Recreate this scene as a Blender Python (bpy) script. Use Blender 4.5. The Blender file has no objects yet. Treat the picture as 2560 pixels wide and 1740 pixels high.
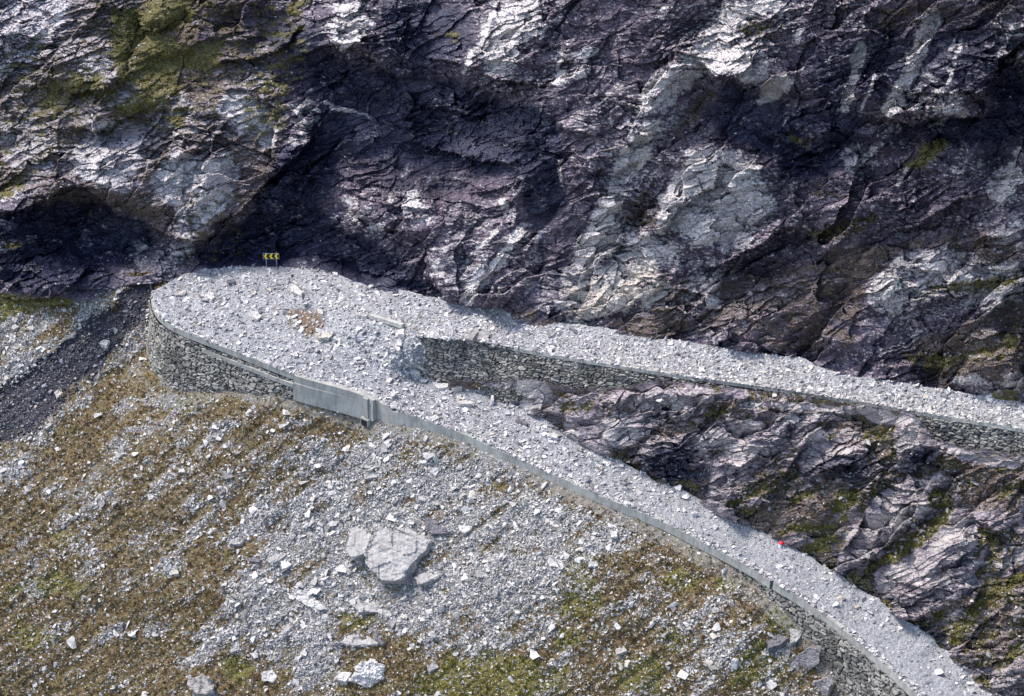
import bpy, bmesh, math, random
import numpy as np
from mathutils import Vector, Matrix, noise as mnoise

scene = bpy.context.scene
COL = scene.collection
R = math.radians

# ------------------------------------------------------------------ camera
CAM = np.array([0.0, -207.85, 120.0])      # a look-out across the valley, 240 m away
FOCAL = 36.0 * 240.0 / 115.0
cam_data = bpy.data.cameras.new('camera')
cam_data.sensor_width = 36.0
cam_data.lens = FOCAL
cam_data.clip_start = 1.0
cam_data.clip_end = 5000.0
cam = bpy.data.objects.new('camera', cam_data)
cam.location = CAM
cam.rotation_euler = (R(60), 0, 0)
COL.objects.link(cam)
scene.camera = cam

# ------------------------------------------------------------------ light
SUN_EL, SUN_AZ = 58.0, -72.0               # azimuth from +Y towards +X
world = bpy.data.worlds.new("World")
scene.world = world
world.use_nodes = True
wn = world.node_tree
sky = wn.nodes.new('ShaderNodeTexSky')
sky.sky_type = 'NISHITA'
sky.sun_disc = False
sky.sun_elevation = R(SUN_EL)
sky.sun_rotation = R(SUN_AZ)
sky.altitude = 700
sky.dust_density = 3.0
sky.ozone_density = 0.7
wn.links.new(sky.outputs[0], wn.nodes['Background'].inputs[0])
wn.nodes['Background'].inputs[1].default_value = 0.15
sun_data = bpy.data.lights.new('sun', 'SUN')
sun_data.energy = 1.9
sun_data.angle = R(14)
sun_data.color = (1.0, 0.94, 0.86)
sun = bpy.data.objects.new('sun', sun_data)
d = Vector((math.sin(R(SUN_AZ)) * math.cos(R(SUN_EL)), math.cos(R(SUN_AZ)) * math.cos(R(SUN_EL)), math.sin(R(SUN_EL))))
sun.rotation_euler = d.to_track_quat('Z', 'Y').to_euler()
COL.objects.link(sun)
scene.view_settings.view_transform = 'Standard'
scene.view_settings.look = 'None'
scene.view_settings.gamma = 1
scene.view_settings.exposure = 1.22
scene.cycles.max_bounces = 4
scene.cycles.diffuse_bounces = 2

# ------------------------------------------------------------------ survey helpers
# The place was surveyed from the photograph: (px, py) sight lines on a 2560 x 1740 sheet plus a height z.
S = 115.0 / 2560.0 / 240.0
M = 0.045                                   # metres per survey unit
TH = R(30)

def ray(px, py):
    x = (np.asarray(px, float) - 1280.0) * S
    y = (870.0 - np.asarray(py, float)) * S
    # camera axes: right (.85,0,0), up (0, sin30, cos30), forward (0, cos30, -sin30)
    return np.stack([x, y * math.sin(TH) + math.cos(TH) + 0 * x, y * math.cos(TH) - math.sin(TH) + 0 * x], -1)

def P(px, py, z):
    r = ray(px, py)
    t = (np.asarray(z, float) - CAM[2]) / r[..., 2]
    return CAM + r * t[..., None]

def proj(p):
    q = np.asarray(p) - CAM
    f = q[..., 1] * math.cos(TH) - q[..., 2] * math.sin(TH)
    u = q[..., 1] * math.sin(TH) + q[..., 2] * math.cos(TH)
    return 1280 + q[..., 0] / f / S, 870 - u / f / S

# ------------------------------------------------------------------ noise
def h2(ix, iy, seed):
    a = (ix.astype(np.int64) * 374761393 + iy.astype(np.int64) * 668265263 + seed * 1442695041) & 0xFFFFFFFF
    a = ((a ^ (a >> 13)) * 1274126177) & 0xFFFFFFFF
    a = ((a ^ (a >> 16)) * 2246822519) & 0xFFFFFFFF
    a = a ^ (a >> 15)
    return (a & 0xFFFFFF).astype(np.float32) / np.float32(0x1000000)

def perlin(u, v, seed=0):
    iu = np.floor(u); iv = np.floor(v)
    fu = (u - iu).astype(np.float32); fv = (v - iv).astype(np.float32)
    iu = iu.astype(np.int64); iv = iv.astype(np.int64)
    su = fu * fu * fu * (fu * (fu * 6 - 15) + 10); sv = fv * fv * fv * (fv * (fv * 6 - 15) + 10)
    def g(a, b):
        t = h2(iu + a, iv + b, seed) * np.float32(6.2831853)
        return np.cos(t) * (fu - a) + np.sin(t) * (fv - b)
    a = g(0, 0); b = g(1, 0); c = g(0, 1); e = g(1, 1)
    x = a + (b - a) * su; y = c + (e - c) * su
    return (x + (y - x) * sv) * np.float32(1.41)

def fbm(u, v, octs=4, seed=0, gain=0.5):
    r = 0; a = 1.0; t = 0
    for i in range(octs):
        r = r + a * perlin(u * 2 ** i + 17.3 * i, v * 2 ** i - 9.1 * i, seed + i); t += a; a *= gain
    return r / t

def ridged(u, v, octs=4, seed=0):
    r = 0; a = 1.0; t = 0
    for i in range(octs):
        r = r + a * (1 - np.abs(perlin(u * 2 ** i + 7.7 * i, v * 2 ** i, seed + i)) * 2); t += a; a *= 0.55
    return r / t

def worley(u, v, seed=0, jit=1.0):
    iu = np.floor(u).astype(np.int64); iv = np.floor(v).astype(np.int64)
    f1 = np.full(u.shape, 9., np.float32); f2 = f1.copy(); cid = np.zeros(u.shape, np.float32)
    du = np.zeros(u.shape, np.float32); dv = du.copy()
    for a in (-1, 0, 1):
        for b in (-1, 0, 1):
            cu = iu + a; cv = iv + b
            x = (cu + 0.5 + jit * (h2(cu, cv, seed) - 0.5) - u).astype(np.float32)
            y = (cv + 0.5 + jit * (h2(cu, cv, seed + 77) - 0.5) - v).astype(np.float32)
            dd = np.sqrt(x * x + y * y)
            near = dd < f1
            f2 = np.where(near, f1, np.minimum(f2, dd))
            f1 = np.where(near, dd, f1)
            cid = np.where(near, h2(cu, cv, seed + 191), cid)
            du = np.where(near, -x, du); dv = np.where(near, -y, dv)
    return f1, f2, cid, du, dv

def sstep(a, b, x):
    t = np.clip((x - a) / (b - a), 0, 1)
    return t * t * (3 - 2 * t)

def rot(u, v, deg):
    c, s = math.cos(R(deg)), math.sin(R(deg))
    return u * c + v * s, -u * s + v * c

def facets(u, v, su, sv, deg, seed, warp=0.35):
    """blocky rock: every cell is a tilted plane; returns height (-1..1) and distance to the joint"""
    a, b = rot(u, v, deg)
    a = a / su; b = b / sv
    wa = fbm(a * 1.3, b * 1.3, 3, seed + 5) * warp; wb = fbm(a * 1.3 + 31, b * 1.3, 3, seed + 6) * warp
    f1, f2, cid, du, dv = worley(a + wa, b + wb, seed)
    g1 = np.cos(cid * 97.0); g2 = np.sin(cid * 57.0)
    return (g1 * du + (0.5 + 0.6 * g2) * dv) + (cid - 0.5) * 0.9, f2 - f1, cid

def strata(u, v, deg, space, seed, warp=1.0):
    """stack of little overhanging leaves: saw tooth that juts out at its lower lip"""
    a, b = rot(u, v, deg)
    w = fbm(a / space * 0.10, b / space * 0.25, 4, seed) * 2.6 * warp
    t = b / space + w
    i = np.floor(t); f = (t - i).astype(np.float32)
    amp = 0.35 + 1.0 * perlin(a / space * 0.16 + i * 13.7, i * 0.77, seed + 9)
    return (1 - f) * np.clip(amp + 0.3, 0, 1.4) - 0.4

# ------------------------------------------------------------------ survey rasters of the ground cover
RES = 4.0
GX0, GY0, GX1, GY1 = -700, -600, 3300, 2400
gx = np.arange(GX0, GX1, RES); gy = np.arange(GY0, GY1, RES)
GXX, GYY = np.meshgrid(gx, gy)

def blur(a, n):
    for _ in range(2):
        for ax in (0, 1):
            k = np.cumsum(np.concatenate([np.repeat(np.take(a, [0], ax), n + 1, ax), a, np.repeat(np.take(a, [-1], ax), n, ax)], ax), ax)
            m = a.shape[ax]
            a = (np.take(k, range(2 * n + 1, 2 * n + 1 + m), ax) - np.take(k, range(0, m), ax)) / (2 * n + 1)
    return a

def poly_mask(polys, soft=2):
    out = np.zeros(GXX.shape, np.float32)
    for val, pts in polys:
        pts = np.array(pts, float).reshape(-1, 2)
        x0, y0 = pts.min(0) - RES; x1, y1 = pts.max(0) + RES
        i0, i1 = int(max(0, (y0 - GY0) / RES)), int(min(len(gy), (y1 - GY0) / RES + 2))
        j0, j1 = int(max(0, (x0 - GX0) / RES)), int(min(len(gx), (x1 - GX0) / RES + 2))
        X = GXX[i0:i1, j0:j1]; Y = GYY[i0:i1, j0:j1]
        ins = np.zeros(X.shape, bool)
        n = len(pts)
        for k in range(n):
            xa, ya = pts[k]; xb, yb = pts[(k + 1) % n]
            if ya == yb: continue
            c = ((ya > Y) != (yb > Y)) & (X < (xb - xa) * (Y - ya) / (yb - ya) + xa)
            ins ^= c
        sub = out[i0:i1, j0:j1]
        sub[ins] = np.maximum(sub[ins], val) if val > 0 else 0
    return blur(out, soft)

def streaks(items):
    out = np.zeros(GXX.shape, np.float32)
    for val, w, pts in items:
        pts = np.array(pts, float).reshape(-1, 2)
        for (xa, ya), (xb, yb) in zip(pts[:-1], pts[1:]):
            dx, dy = xb - xa, yb - ya
            t = np.clip(((GXX - xa) * dx + (GYY - ya) * dy) / (dx * dx + dy * dy), 0, 1)
            dd = np.hypot(GXX - xa - t * dx, GYY - ya - t * dy)
            out = np.maximum(out, val * (1 - sstep(w * 0.35, w * 0.75, dd)))
    return out

def lumps(items):
    """(cx, cy, rx, ry, angle, height): bosses, steeper on their under side"""
    out = np.zeros(GXX.shape, np.float32)
    for cx, cy, rx, ry, ang, hgt in items:
        a, b = rot(GXX - cx, -(GYY - cy), ang)
        b = np.where(b < 0, b * 1.25, b * 0.9)
        q = 1 - np.abs(a / rx) ** 2.6 - np.abs(b / ry) ** 2.2
        out = np.maximum(out, hgt * np.sqrt(np.clip(q, 0, 1)))
    return out

def ledges(items):
    """(out, w_out, in, w_in, points): going left to right the rock above the line stands proud of that below"""
    out = np.zeros(GXX.shape, np.float32)
    for a, wa, b, wb, pts in items:
        pts = np.array(pts, float).reshape(-1, 2)
        best = np.full(GXX.shape, 1e9); sgn = np.zeros(GXX.shape); end = np.ones(GXX.shape)
        n = len(pts) - 1
        L = np.hypot(*(pts[1:] - pts[:-1]).T); tot = L.sum(); acc = 0
        for k in range(n):
            (xa, ya), (xb, yb) = pts[k], pts[k + 1]
            dx, dy = xb - xa, yb - ya
            tt = ((GXX - xa) * dx + (GYY - ya) * dy) / (dx * dx + dy * dy)
            t = np.clip(tt, 0, 1)
            dd = np.hypot(GXX - xa - t * dx, GYY - ya - t * dy)
            cr = dx * (GYY - ya) - dy * (GXX - xa)
            m = dd < best
            best = np.where(m, dd, best); sgn = np.where(m, np.where(cr < 0, 1, -1), sgn)
            s = (acc + t * L[k]) / tot
            end = np.where(m, np.clip(np.minimum(s, 1 - s) * 5, 0, 1), end)
            acc += L[k]
        f = np.where(sgn > 0, a * np.exp(-best / wa), -b * np.exp(-best / wb))
        out += (f * end).astype(np.float32)
    return out

def samp(ras, px, py):
    x = np.clip((px - GX0) / RES, 0, ras.shape[1] - 1.001); y = np.clip((py - GY0) / RES, 0, ras.shape[0] - 1.001)
    i = x.astype(int); j = y.astype(int); fx = x - i; fy = y - j
    return (ras[j, i] * (1 - fx) * (1 - fy) + ras[j, i + 1] * fx * (1 - fy) + ras[j + 1, i] * (1 - fx) * fy + ras[j + 1, i + 1] * fx * fy).astype(np.float32)

D = 1.1015     # the wide survey sheet is drawn at 1 : 1.1015
def Dp(*a): return [x * D for x in a]
def K(ox, oy, sc, *a):
    return [(ox if i % 2 == 0 else oy) + x / sc for i, x in enumerate(a)]

# ------------------------------------------------------------------ mesh helpers
def link(o, parent=None):
    COL.objects.link(o)
    if parent is not None: o.parent = parent
    return o

def np_mesh(name, verts, faces, attrs=None, smooth=False):
    me = bpy.data.meshes.new(name)
    verts = np.ascontiguousarray(verts, np.float32).reshape(-1, 3)
    faces = np.ascontiguousarray(faces, np.int32)
    k = faces.shape[1]; nf = len(faces)
    me.vertices.add(len(verts)); me.vertices.foreach_set('co', verts.ravel())
    me.loops.add(nf * k); me.loops.foreach_set('vertex_index', faces.ravel())
    me.polygons.add(nf)
    me.polygons.foreach_set('loop_start', np.arange(0, nf * k, k, dtype=np.int32))
    me.polygons.foreach_set('loop_total', np.full(nf, k, np.int32))
    me.polygons.foreach_set('use_smooth', np.full(nf, smooth, bool))
    for an, data in (attrs or {}).items():
        at = me.attributes.new(an, 'FLOAT_COLOR', 'POINT')
        buf = np.ones((len(verts), 4), np.float32); buf[:, :data.shape[-1]] = data.reshape(len(verts), -1)
        at.data.foreach_set('color', buf.ravel())
    me.update(calc_edges=True)
    return me

def grid_faces(nr, nc):
    i = np.arange(nr - 1)[:, None] * nc + np.arange(nc - 1)[None, :]
    return np.stack([i, i + nc, i + nc + 1, i + 1], -1).reshape(-1, 4)

def obj(name, me, mat, parent=None):
    o = bpy.data.objects.new(name, me)
    if mat is not None: me.materials.append(mat)
    return link(o, parent)

def tag(o, label=None, cat=None, group=None, kind=None):
    if label: o['label'] = label
    if cat: o['category'] = cat
    if group: o['group'] = group
    if kind: o['kind'] = kind
    return o

def empty(name, loc):
    o = bpy.data.objects.new(name, None); o.location = loc
    return link(o)

def fill_mesh(name, bm, mat, parent=None, world_to=None):
    me = bpy.data.meshes.new(name)
    if world_to is not None:
        bmesh.ops.translate(bm, verts=bm.verts, vec=-Vector(world_to))
    bm.normal_update(); bm.to_mesh(me); bm.free()
    return obj(name, me, mat, parent)

# ------------------------------------------------------------------ materials
def nt(name):
    m = bpy.data.materials.new(name); m.use_nodes = True
    n = m.node_tree; b = n.nodes['Principled BSDF']
    return m, n, b

def mixc(n, fac, a, b, mode='MIX'):
    x = n.nodes.new('ShaderNodeMix'); x.data_type = 'RGBA'; x.blend_type = mode
    for sock, v in ((x.inputs[0], fac), (x.inputs[6], a), (x.inputs[7], b)):
        if hasattr(v, 'is_linked'): n.links.new(v, sock)
        elif isinstance(v, (int, float)): sock.default_value = v
        else: sock.default_value = (*v, 1)
    return x.outputs[2]

def math_(n, op, a, b=0.0, clamp=False):
    x = n.nodes.new('ShaderNodeMath'); x.operation = op; x.use_clamp = clamp
    for s, v in ((x.inputs[0], a), (x.inputs[1], b)):
        if hasattr(v, 'is_linked'): n.links.new(v, s)
        else: s.default_value = v
    return x.outputs[0]

def noise_(n, scale, detail=4, rough=0.6, coord=None, vec=(1, 1, 1)):
    tc = n.nodes.new('ShaderNodeTexCoord'); mp = n.nodes.new('ShaderNodeMapping'); mp.inputs[3].default_value = vec
    n.links.new(tc.outputs['Object'], mp.inputs[0])
    t = n.nodes.new('ShaderNodeTexNoise'); t.inputs['Scale'].default_value = scale
    t.inputs['Detail'].default_value = detail; t.inputs['Roughness'].default_value = rough
    n.links.new(mp.outputs[0], t.inputs['Vector'])
    return t.outputs['Fac']

def ramp(n, fac, stops):
    r = n.nodes.new('ShaderNodeValToRGB'); n.links.new(fac, r.inputs[0])
    e = r.color_ramp.elements
    e[0].position, e[0].color = stops[0][0], (*stops[0][1], 1)
    e[1].position, e[1].color = stops[1][0], (*stops[1][1], 1)
    for p, c in stops[2:]:
        x = e.new(p); x.color = (*c, 1)
    return r.outputs[0]

def bump(n, b, h, strength, dist):
    x = n.nodes.new('ShaderNodeBump'); x.inputs['Strength'].default_value = strength; x.inputs['Distance'].default_value = dist
    n.links.new(h, x.inputs['Height']); n.links.new(x.outputs[0], b.inputs['Normal'])

def attr(n, name):
    a = n.nodes.new('ShaderNodeAttribute'); a.attribute_name = name
    s = n.nodes.new('ShaderNodeSeparateColor'); n.links.new(a.outputs['Color'], s.inputs[0])
    return s.outputs[0], s.outputs[1], s.outputs[2]

def rock_material(name, grey=0.0):
    m, n, b = nt(name)
    pale, moss, soil = attr(n, 'cover')
    warm, wet, tone = attr(n, 'kind')
    f1 = noise_(n, 1.1, 6, 0.65); f2 = noise_(n, 6.0, 4, 0.7)
    dark = ramp(n, f1, [(0.3, (0.036, 0.029, 0.048)), (0.5, (0.092, 0.073, 0.105)), (0.7, (0.190, 0.155, 0.178))])
    dark = mixc(n, grey, dark, ramp(n, f1, [(0.3, (0.055, 0.050, 0.058)), (0.5, (0.140, 0.128, 0.138)), (0.7, (0.270, 0.250, 0.250))]))
    dark = mixc(n, 1.0, dark, ramp(n, tone, [(0.0, (0.55, 0.55, 0.6)), (1.0, (2.0, 1.85, 1.85))]), 'MULTIPLY')
    light = ramp(n, f2, [(0.34, (0.30, 0.265, 0.27)), (0.47, (0.54, 0.50, 0.49)), (0.62, (0.82, 0.77, 0.74))])
    light = mixc(n, warm, light, (0.62, 0.54, 0.42))
    c = mixc(n, pale, dark, light)
    wet_shade_col = ramp(n, f1, [(0.3, (0.008, 0.011, 0.027)), (0.7, (0.042, 0.043, 0.088))])  # navy of wet rock, also the painted shade of cliff overhangs
    c = mixc(n, wet, c, wet_shade_col)
    c = mixc(n, soil, c, ramp(n, f2, [(0.32, (0.045, 0.033, 0.026)), (0.5, (0.105, 0.074, 0.052)), (0.68, (0.21, 0.155, 0.10))]))
    mcol = ramp(n, f2, [(0.30, (0.030, 0.028, 0.010)), (0.44, (0.105, 0.075, 0.030)), (0.56, (0.125, 0.120, 0.030)), (0.70, (0.27, 0.24, 0.10))])
    c = mixc(n, moss, c, mcol)
    n.links.new(c, b.inputs['Base Color'])
    ro = math_(n, 'MULTIPLY', wet, -0.32); ro = math_(n, 'ADD', ro, 0.72)
    n.links.new(ro, b.inputs['Roughness'])
    b.inputs['Specular IOR Level'].default_value = 0.5
    bump(n, b, noise_(n, 3.5, 8, 0.75, vec=(1, 1, 2.2)), 0.9, 0.16)
    return m

def stone_material(name, lo, hi, wet=False):
    """loose stone; each stone keeps its own tone in the attribute 'tone'"""
    m, n, b = nt(name)
    t, w, e = attr(n, 'tone')
    f = noise_(n, 4.0, 4, 0.6)
    c = mixc(n, t, lo, hi)
    c = mixc(n, w, c, (0.50, 0.44, 0.34))
    c = mixc(n, e, c, (0.10, 0.09, 0.12))
    c = mixc(n, 0.5, c, ramp(n, f, [(0.3, (0.55, 0.55, 0.58)), (0.7, (1.25, 1.25, 1.25))]), 'MULTIPLY')
    n.links.new(c, b.inputs['Base Color']); b.inputs['Roughness'].default_value = 0.6
    c2 = mixc(n, 0.8, c, ramp(n, noise_(n, 1.3, 5, 0.65), [(0.34, (0.62, 0.60, 0.62)), (0.5, (0.95, 0.94, 0.95)), (0.66, (1.2, 1.18, 1.15))]), 'MULTIPLY')
    n.links.new(c2, b.inputs['Base Color'])
    bump(n, b, noise_(n, 5.0, 6, 0.75, vec=(1, 1, 2)), 0.8, 0.09)
    return m

def concrete_material(name, base=0.36):
    m, n, b = nt(name)
    f = noise_(n, 0.7, 6, 0.65); g = noise_(n, 2.4, 5, 0.7, vec=(1, 1, 0.16))
    c = ramp(n, f, [(0.3, (base * .72, base * .715, base * .66)), (0.7, (base * 1.2, base * 1.19, base * 1.10))])
    c = mixc(n, 0.7, c, ramp(n, g, [(0.34, (0.62, 0.60, 0.58)), (0.52, (1.0, 1.0, 1.0)), (0.72, (1.22, 1.22, 1.2))]), 'MULTIPLY')
    n.links.new(c, b.inputs['Base Color']); b.inputs['Roughness'].default_value = 0.85
    bump(n, b, noise_(n, 5.0, 6, 0.7), 0.4, 0.04)
    return m

def wall_material(name):
    m, n, b = nt(name)
    t, j, w = attr(n, 'tone')
    f = noise_(n, 5.0, 5, 0.7)
    c = mixc(n, t, (0.070, 0.070, 0.068), (0.44, 0.415, 0.37))
    c = mixc(n, w, c, (0.060, 0.062, 0.052))
    c = mixc(n, j, c, (0.016, 0.017, 0.018))
    c = mixc(n, 0.6, c, ramp(n, f, [(0.3, (0.6, 0.6, 0.6)), (0.7, (1.3, 1.3, 1.3))]), 'MULTIPLY')
    n.links.new(c, b.inputs['Base Color']); b.inputs['Roughness'].default_value = 0.8
    bump(n, b, noise_(n, 8.0, 5, 0.7), 0.5, 0.05)
    return m

def plain(name, col, rough=0.6, metal=0.0):
    m, n, b = nt(name)
    f = noise_(n, 9.0, 3, 0.6)
    c = mixc(n, 0.35, col, ramp(n, f, [(0.3, (0.75, 0.75, 0.75)), (0.7, (1.15, 1.15, 1.15))]), 'MULTIPLY')
    n.links.new(c, b.inputs['Base Color']); b.inputs['Roughness'].default_value = rough; b.inputs['Metallic'].default_value = metal
    return m

M_ROCK = rock_material('cliff_rock')
M_ROCK2 = rock_material('slope_rock', .75)
M_STONE = stone_material('scree_stone', (0.155, 0.152, 0.148), (0.66, 0.635, 0.60))
M_ROADSTONE = stone_material('road_stone', (0.22, 0.22, 0.225), (0.80, 0.78, 0.76))
M_WETSTONE = stone_material('wet_stone', (0.020, 0.020, 0.030), (0.30, 0.30, 0.34))
M_CONC = concrete_material('concrete')
M_WALL = wall_material('dry_stone_wall')

def road_material():
    m, n, b = nt('crushed_rock')
    f = noise_(n, 7.0, 6, 0.8); g = noise_(n, 0.35, 4, 0.6)
    t, dust, br = attr(n, 'cover')
    c = ramp(n, f, [(0.34, (0.10, 0.10, 0.11)), (0.5, (0.30, 0.305, 0.32)), (0.66, (0.60, 0.60, 0.61))])
    c = mixc(n, dust, c, (0.33, 0.345, 0.355))
    c = mixc(n, br, c, (0.15, 0.10, 0.06))
    c = mixc(n, 0.4, c, ramp(n, g, [(0.35, (0.75, 0.75, 0.76)), (0.65, (1.15, 1.15, 1.15))]), 'MULTIPLY')
    n.links.new(c, b.inputs['Base Color']); b.inputs['Roughness'].default_value = 0.9
    bump(n, b, f, 1.0, 0.12)
    return m
M_ROAD = road_material()

def scree_material():
    m, n, b = nt('scree_ground')
    scree, moss, dust = attr(n, 'cover')
    warm, wet, tone = attr(n, 'kind')
    f = noise_(n, 6.0, 6, 0.8); g = noise_(n, 2.2, 6, 0.8)
    heath = ramp(n, g, [(0.34, (0.050, 0.036, 0.020)), (0.46, (0.135, 0.086, 0.042)), (0.56, (0.150, 0.122, 0.050)), (0.68, (0.27, 0.225, 0.12))])
    heath = mixc(n, 0.8, heath, ramp(n, f, [(0.34, (0.3, 0.3, 0.3)), (0.66, (1.8, 1.75, 1.7))]), 'MULTIPLY')
    mcol = ramp(n, f, [(0.32, (0.040, 0.038, 0.010)), (0.46, (0.14, 0.10, 0.035)), (0.56, (0.150, 0.150, 0.030)), (0.68, (0.30, 0.27, 0.08))])
    c = mixc(n, moss, heath, mcol)
    sc = ramp(n, f, [(0.34, (0.055, 0.055, 0.06)), (0.5, (0.16, 0.165, 0.17)), (0.68, (0.42, 0.42, 0.43))])
    c = mixc(n, scree, c, sc)
    c = mixc(n, dust, c, ramp(n, f, [(0.34, (0.13, 0.13, 0.12)), (0.66, (0.40, 0.39, 0.37))]))
    c = mixc(n, wet, c, ramp(n, f, [(0.36, (0.008, 0.008, 0.013)), (0.64, (0.055, 0.053, 0.072))]))
    n.links.new(c, b.inputs['Base Color']); b.inputs['Roughness'].default_value = 0.85
    bump(n, b, f, 1.0, 0.14)
    return m
M_SCREE = scree_material()

# ------------------------------------------------------------------ smooth height interpolation
class Field:
    def __init__(self, pts, lam=1e-4):
        pts = np.array(pts, float).reshape(-1, 3)
        self.c = pts[:, :2] / 1000.0
        n = len(pts)
        A = self.k(self.c, self.c) + lam * np.eye(n)
        Q = np.concatenate([np.ones((n, 1)), self.c], 1)
        F = np.block([[A, Q], [Q.T, np.zeros((3, 3))]])
        w = np.linalg.solve(F, np.concatenate([pts[:, 2], np.zeros(3)]))
        self.w = w[:n]; self.a = w[n:]
        x = np.arange(-900, 3500, 12.0); y = np.arange(-900, 2600, 12.0)
        X, Y = np.meshgrid(x, y)
        q = np.stack([X.ravel(), Y.ravel()], -1) / 1000
        z = self.a[0] + q @ self.a[1:]
        for k in range(0, len(q), 20000):
            z[k:k + 20000] += self.k(q[k:k + 20000], self.c) @ self.w
        self.z = z.reshape(X.shape)
    @staticmethod
    def k(a, b):
        r2 = ((a[:, None, :] - b[None, :, :]) ** 2).sum(-1)
        return 0.5 * r2 * np.log(r2 + 1e-12)
    def __call__(self, px, py):
        x = np.clip((np.asarray(px) + 900) / 12.0, 0, self.z.shape[1] - 1.001); y = np.clip((np.asarray(py) + 900) / 12.0, 0, self.z.shape[0] - 1.001)
        i = x.astype(int); j = y.astype(int); fx = x - i; fy = y - j
        z = self.z
        return z[j, i] * (1 - fx) * (1 - fy) + z[j, i + 1] * fx * (1 - fy) + z[j + 1, i] * (1 - fx) * fy + z[j + 1, i + 1] * fx * fy

def line(pts):
    pts = np.array(pts, float)
    return lambda x: np.interp(x, pts[:, 0], pts[:, 1])

class Sheet:
    """a stretch of ground: grid of survey columns between two boundary lines"""
    def __init__(self, xs, top, bot, nrow, field):
        self.xs = xs
        t = np.linspace(0, 1, nrow)
        self.px = np.repeat(xs[None, :], nrow, 0)
        tp, bt = top(xs), bot(xs)
        self.tp, self.bt = tp, bt
        self.py = tp[None] + t[:, None] * (bt - tp)[None]
        self.z0 = field(self.px, self.py)
        self.pos = P(self.px, self.py, self.z0)
        self.nor = self.normals()
        self.u = (self.px * M).astype(np.float32); self.v = (-self.py * M).astype(np.float32)
    def normals(self):
        a = np.gradient(self.pos, axis=1); b = np.gradient(self.pos, axis=0)
        n = np.cross(a, -b); n /= np.linalg.norm(n, axis=-1, keepdims=True) + 1e-12
        s = np.sign((n * (CAM - self.pos)).sum(-1, keepdims=True)); return n * np.where(s == 0, 1, s)
    def push(self, toward=None, along=None):
        if toward is not None:
            dvec = CAM - self.pos; dvec /= np.linalg.norm(dvec, axis=-1, keepdims=True)
            self.pos = self.pos + dvec * toward[..., None]
        if along is not None:
            self.pos = self.pos + self.nor * along[..., None]
    def at(self, px, py):
        j = np.clip(np.searchsorted(self.xs, px), 1, len(self.xs) - 1)
        fx = (px - self.xs[j - 1]) / (self.xs[j] - self.xs[j - 1]); j = np.where(fx < .5, j - 1, j)
        t = (py - self.tp[j]) / (self.bt[j] - self.tp[j])
        i = np.clip(np.round(t * (self.px.shape[0] - 1)).astype(int), 0, self.px.shape[0] - 1)
        return i, j, (t >= 0) & (t <= 1)
    def build(self, name, mat, attrs, smooth=False, **tags):
        me = np_mesh(name, self.pos, grid_faces(*self.px.shape), attrs, smooth)
        o = obj(name, me, mat)
        tag(o, **tags)
        return o

STEP = 1.7   # survey units between ground points in the picture
def columns(x0, x1, step=None):
    step = step or STEP
    a = np.arange(max(x0, -20), min(x1, 2580), step)
    out = [a]
    if x0 < -20:
        k = np.cumsum(step * 1.06 ** np.arange(200)); k = k[k < -20 - x0]; out.insert(0, (-20 - k)[::-1])
    if x1 > 2580:
        k = np.cumsum(step * 1.06 ** np.arange(200)); k = k[k < x1 - 2580]; out.append(2580 + k)
    return np.concatenate(out)

# ------------------------------------------------------------------ survey lines (px, py, z)
RIM = np.array([(520,672,.3),(455,690,.15),(414,714,.05),(388,726,0),(380,738,0),(381,752,-.05),(386,768,-.1),(400,790,-.18),(420,806,-.25),(445,820,-.32),(472,832,-.4),(513,848,-.5),(610,886,-.8),
                (741,936,-1.3),(860,968,-1.8),(923,988,-2.1),(975,1016,-2.4),(1099,1061,-3.0),(1177,1090,-3.4),(1246,1122,-3.8),(1332,1160,-4.3),(1418,1200,-4.75),
                (1504,1238,-5.2),(1646,1297,-6.0),(1732,1340,-6.5),(1861,1408,-7.3),(1926,1448,-7.7),(2033,1514,-8.4),(2119,1579,-9.0),(2205,1652,-9.8),
                (2300,1740,-10.5),(2400,1840,-11.4),(2520,1970,-12.4)], float)
FAR = np.array([(379,734,0),(414,714,.05),(455,690,.15),(506,672,.3),(610,667,.5),(713,667,.75),(799,676,1.0),(851,690,1.2),(954,727,1.6),(1057,754,2.1),
                (1160,771,2.5),(1246,778,2.9),(1280,806,3.1),(1366,820,3.5),(1504,833,4.2),(1600,858,4.7),(1765,876,5.5),(1848,897,5.9),(2013,912,6.6),(2038,930,6.75),
                (2096,953,7.0),(2220,969,7.6),(2426,1002,8.6),(2559,1025,9.3),(2900,1085,11.0),(3300,1150,13.)], float)
UPR = np.array([(1000,836,2.1),(1045,838,2.3),(1100,845,2.6),(1184,850,2.9),(1284,869,3.4),(1366,884,3.8),(1504,907,4.5),(1649,930,5.2),(1765,947,5.8),(1906,966,6.4),
                (2040,986,7.0),(2178,1008,7.6),(2282,1026,8.1),(2385,1044,8.6),(2559,1073,9.4),(2900,1135,11.0),(3300,1205,13.)], float)
UPF = np.array([(1035,925,-2.3),(1125,960,-2.8),(1239,966,-2.5),(1332,960,-.7),(1435,981,-.6),(1538,984,.8),(1649,962,3.5),(1807,978,4.6),(1972,998,5.5),
                (2178,1028,6.7),(2282,1046,7.2),(2344,1114,4.4),(2450,1134,4.8),(2559,1151,5.3),(2900,1215,7.0),(3300,1285,9.)], float)
INN = np.array([(1035,925,-2.4),(1125,960,-2.9),(1239,970,-3.4),(1297,1026,-4.0),(1366,1068,-4.45),(1435,1104,-4.9),(1504,1143,-5.35),(1590,1184,-5.9),(1703,1238,-6.55),(1798,1291,-7.1),
                (1889,1335,-7.6),(2020,1404,-8.3),(2098,1454,-8.8),(2184,1508,-9.4),(2248,1556,-9.9),(2356,1626,-10.7),(2446,1718,-11.5),(2600,1850,-12.7),(2750,2000,-14)], float)

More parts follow.
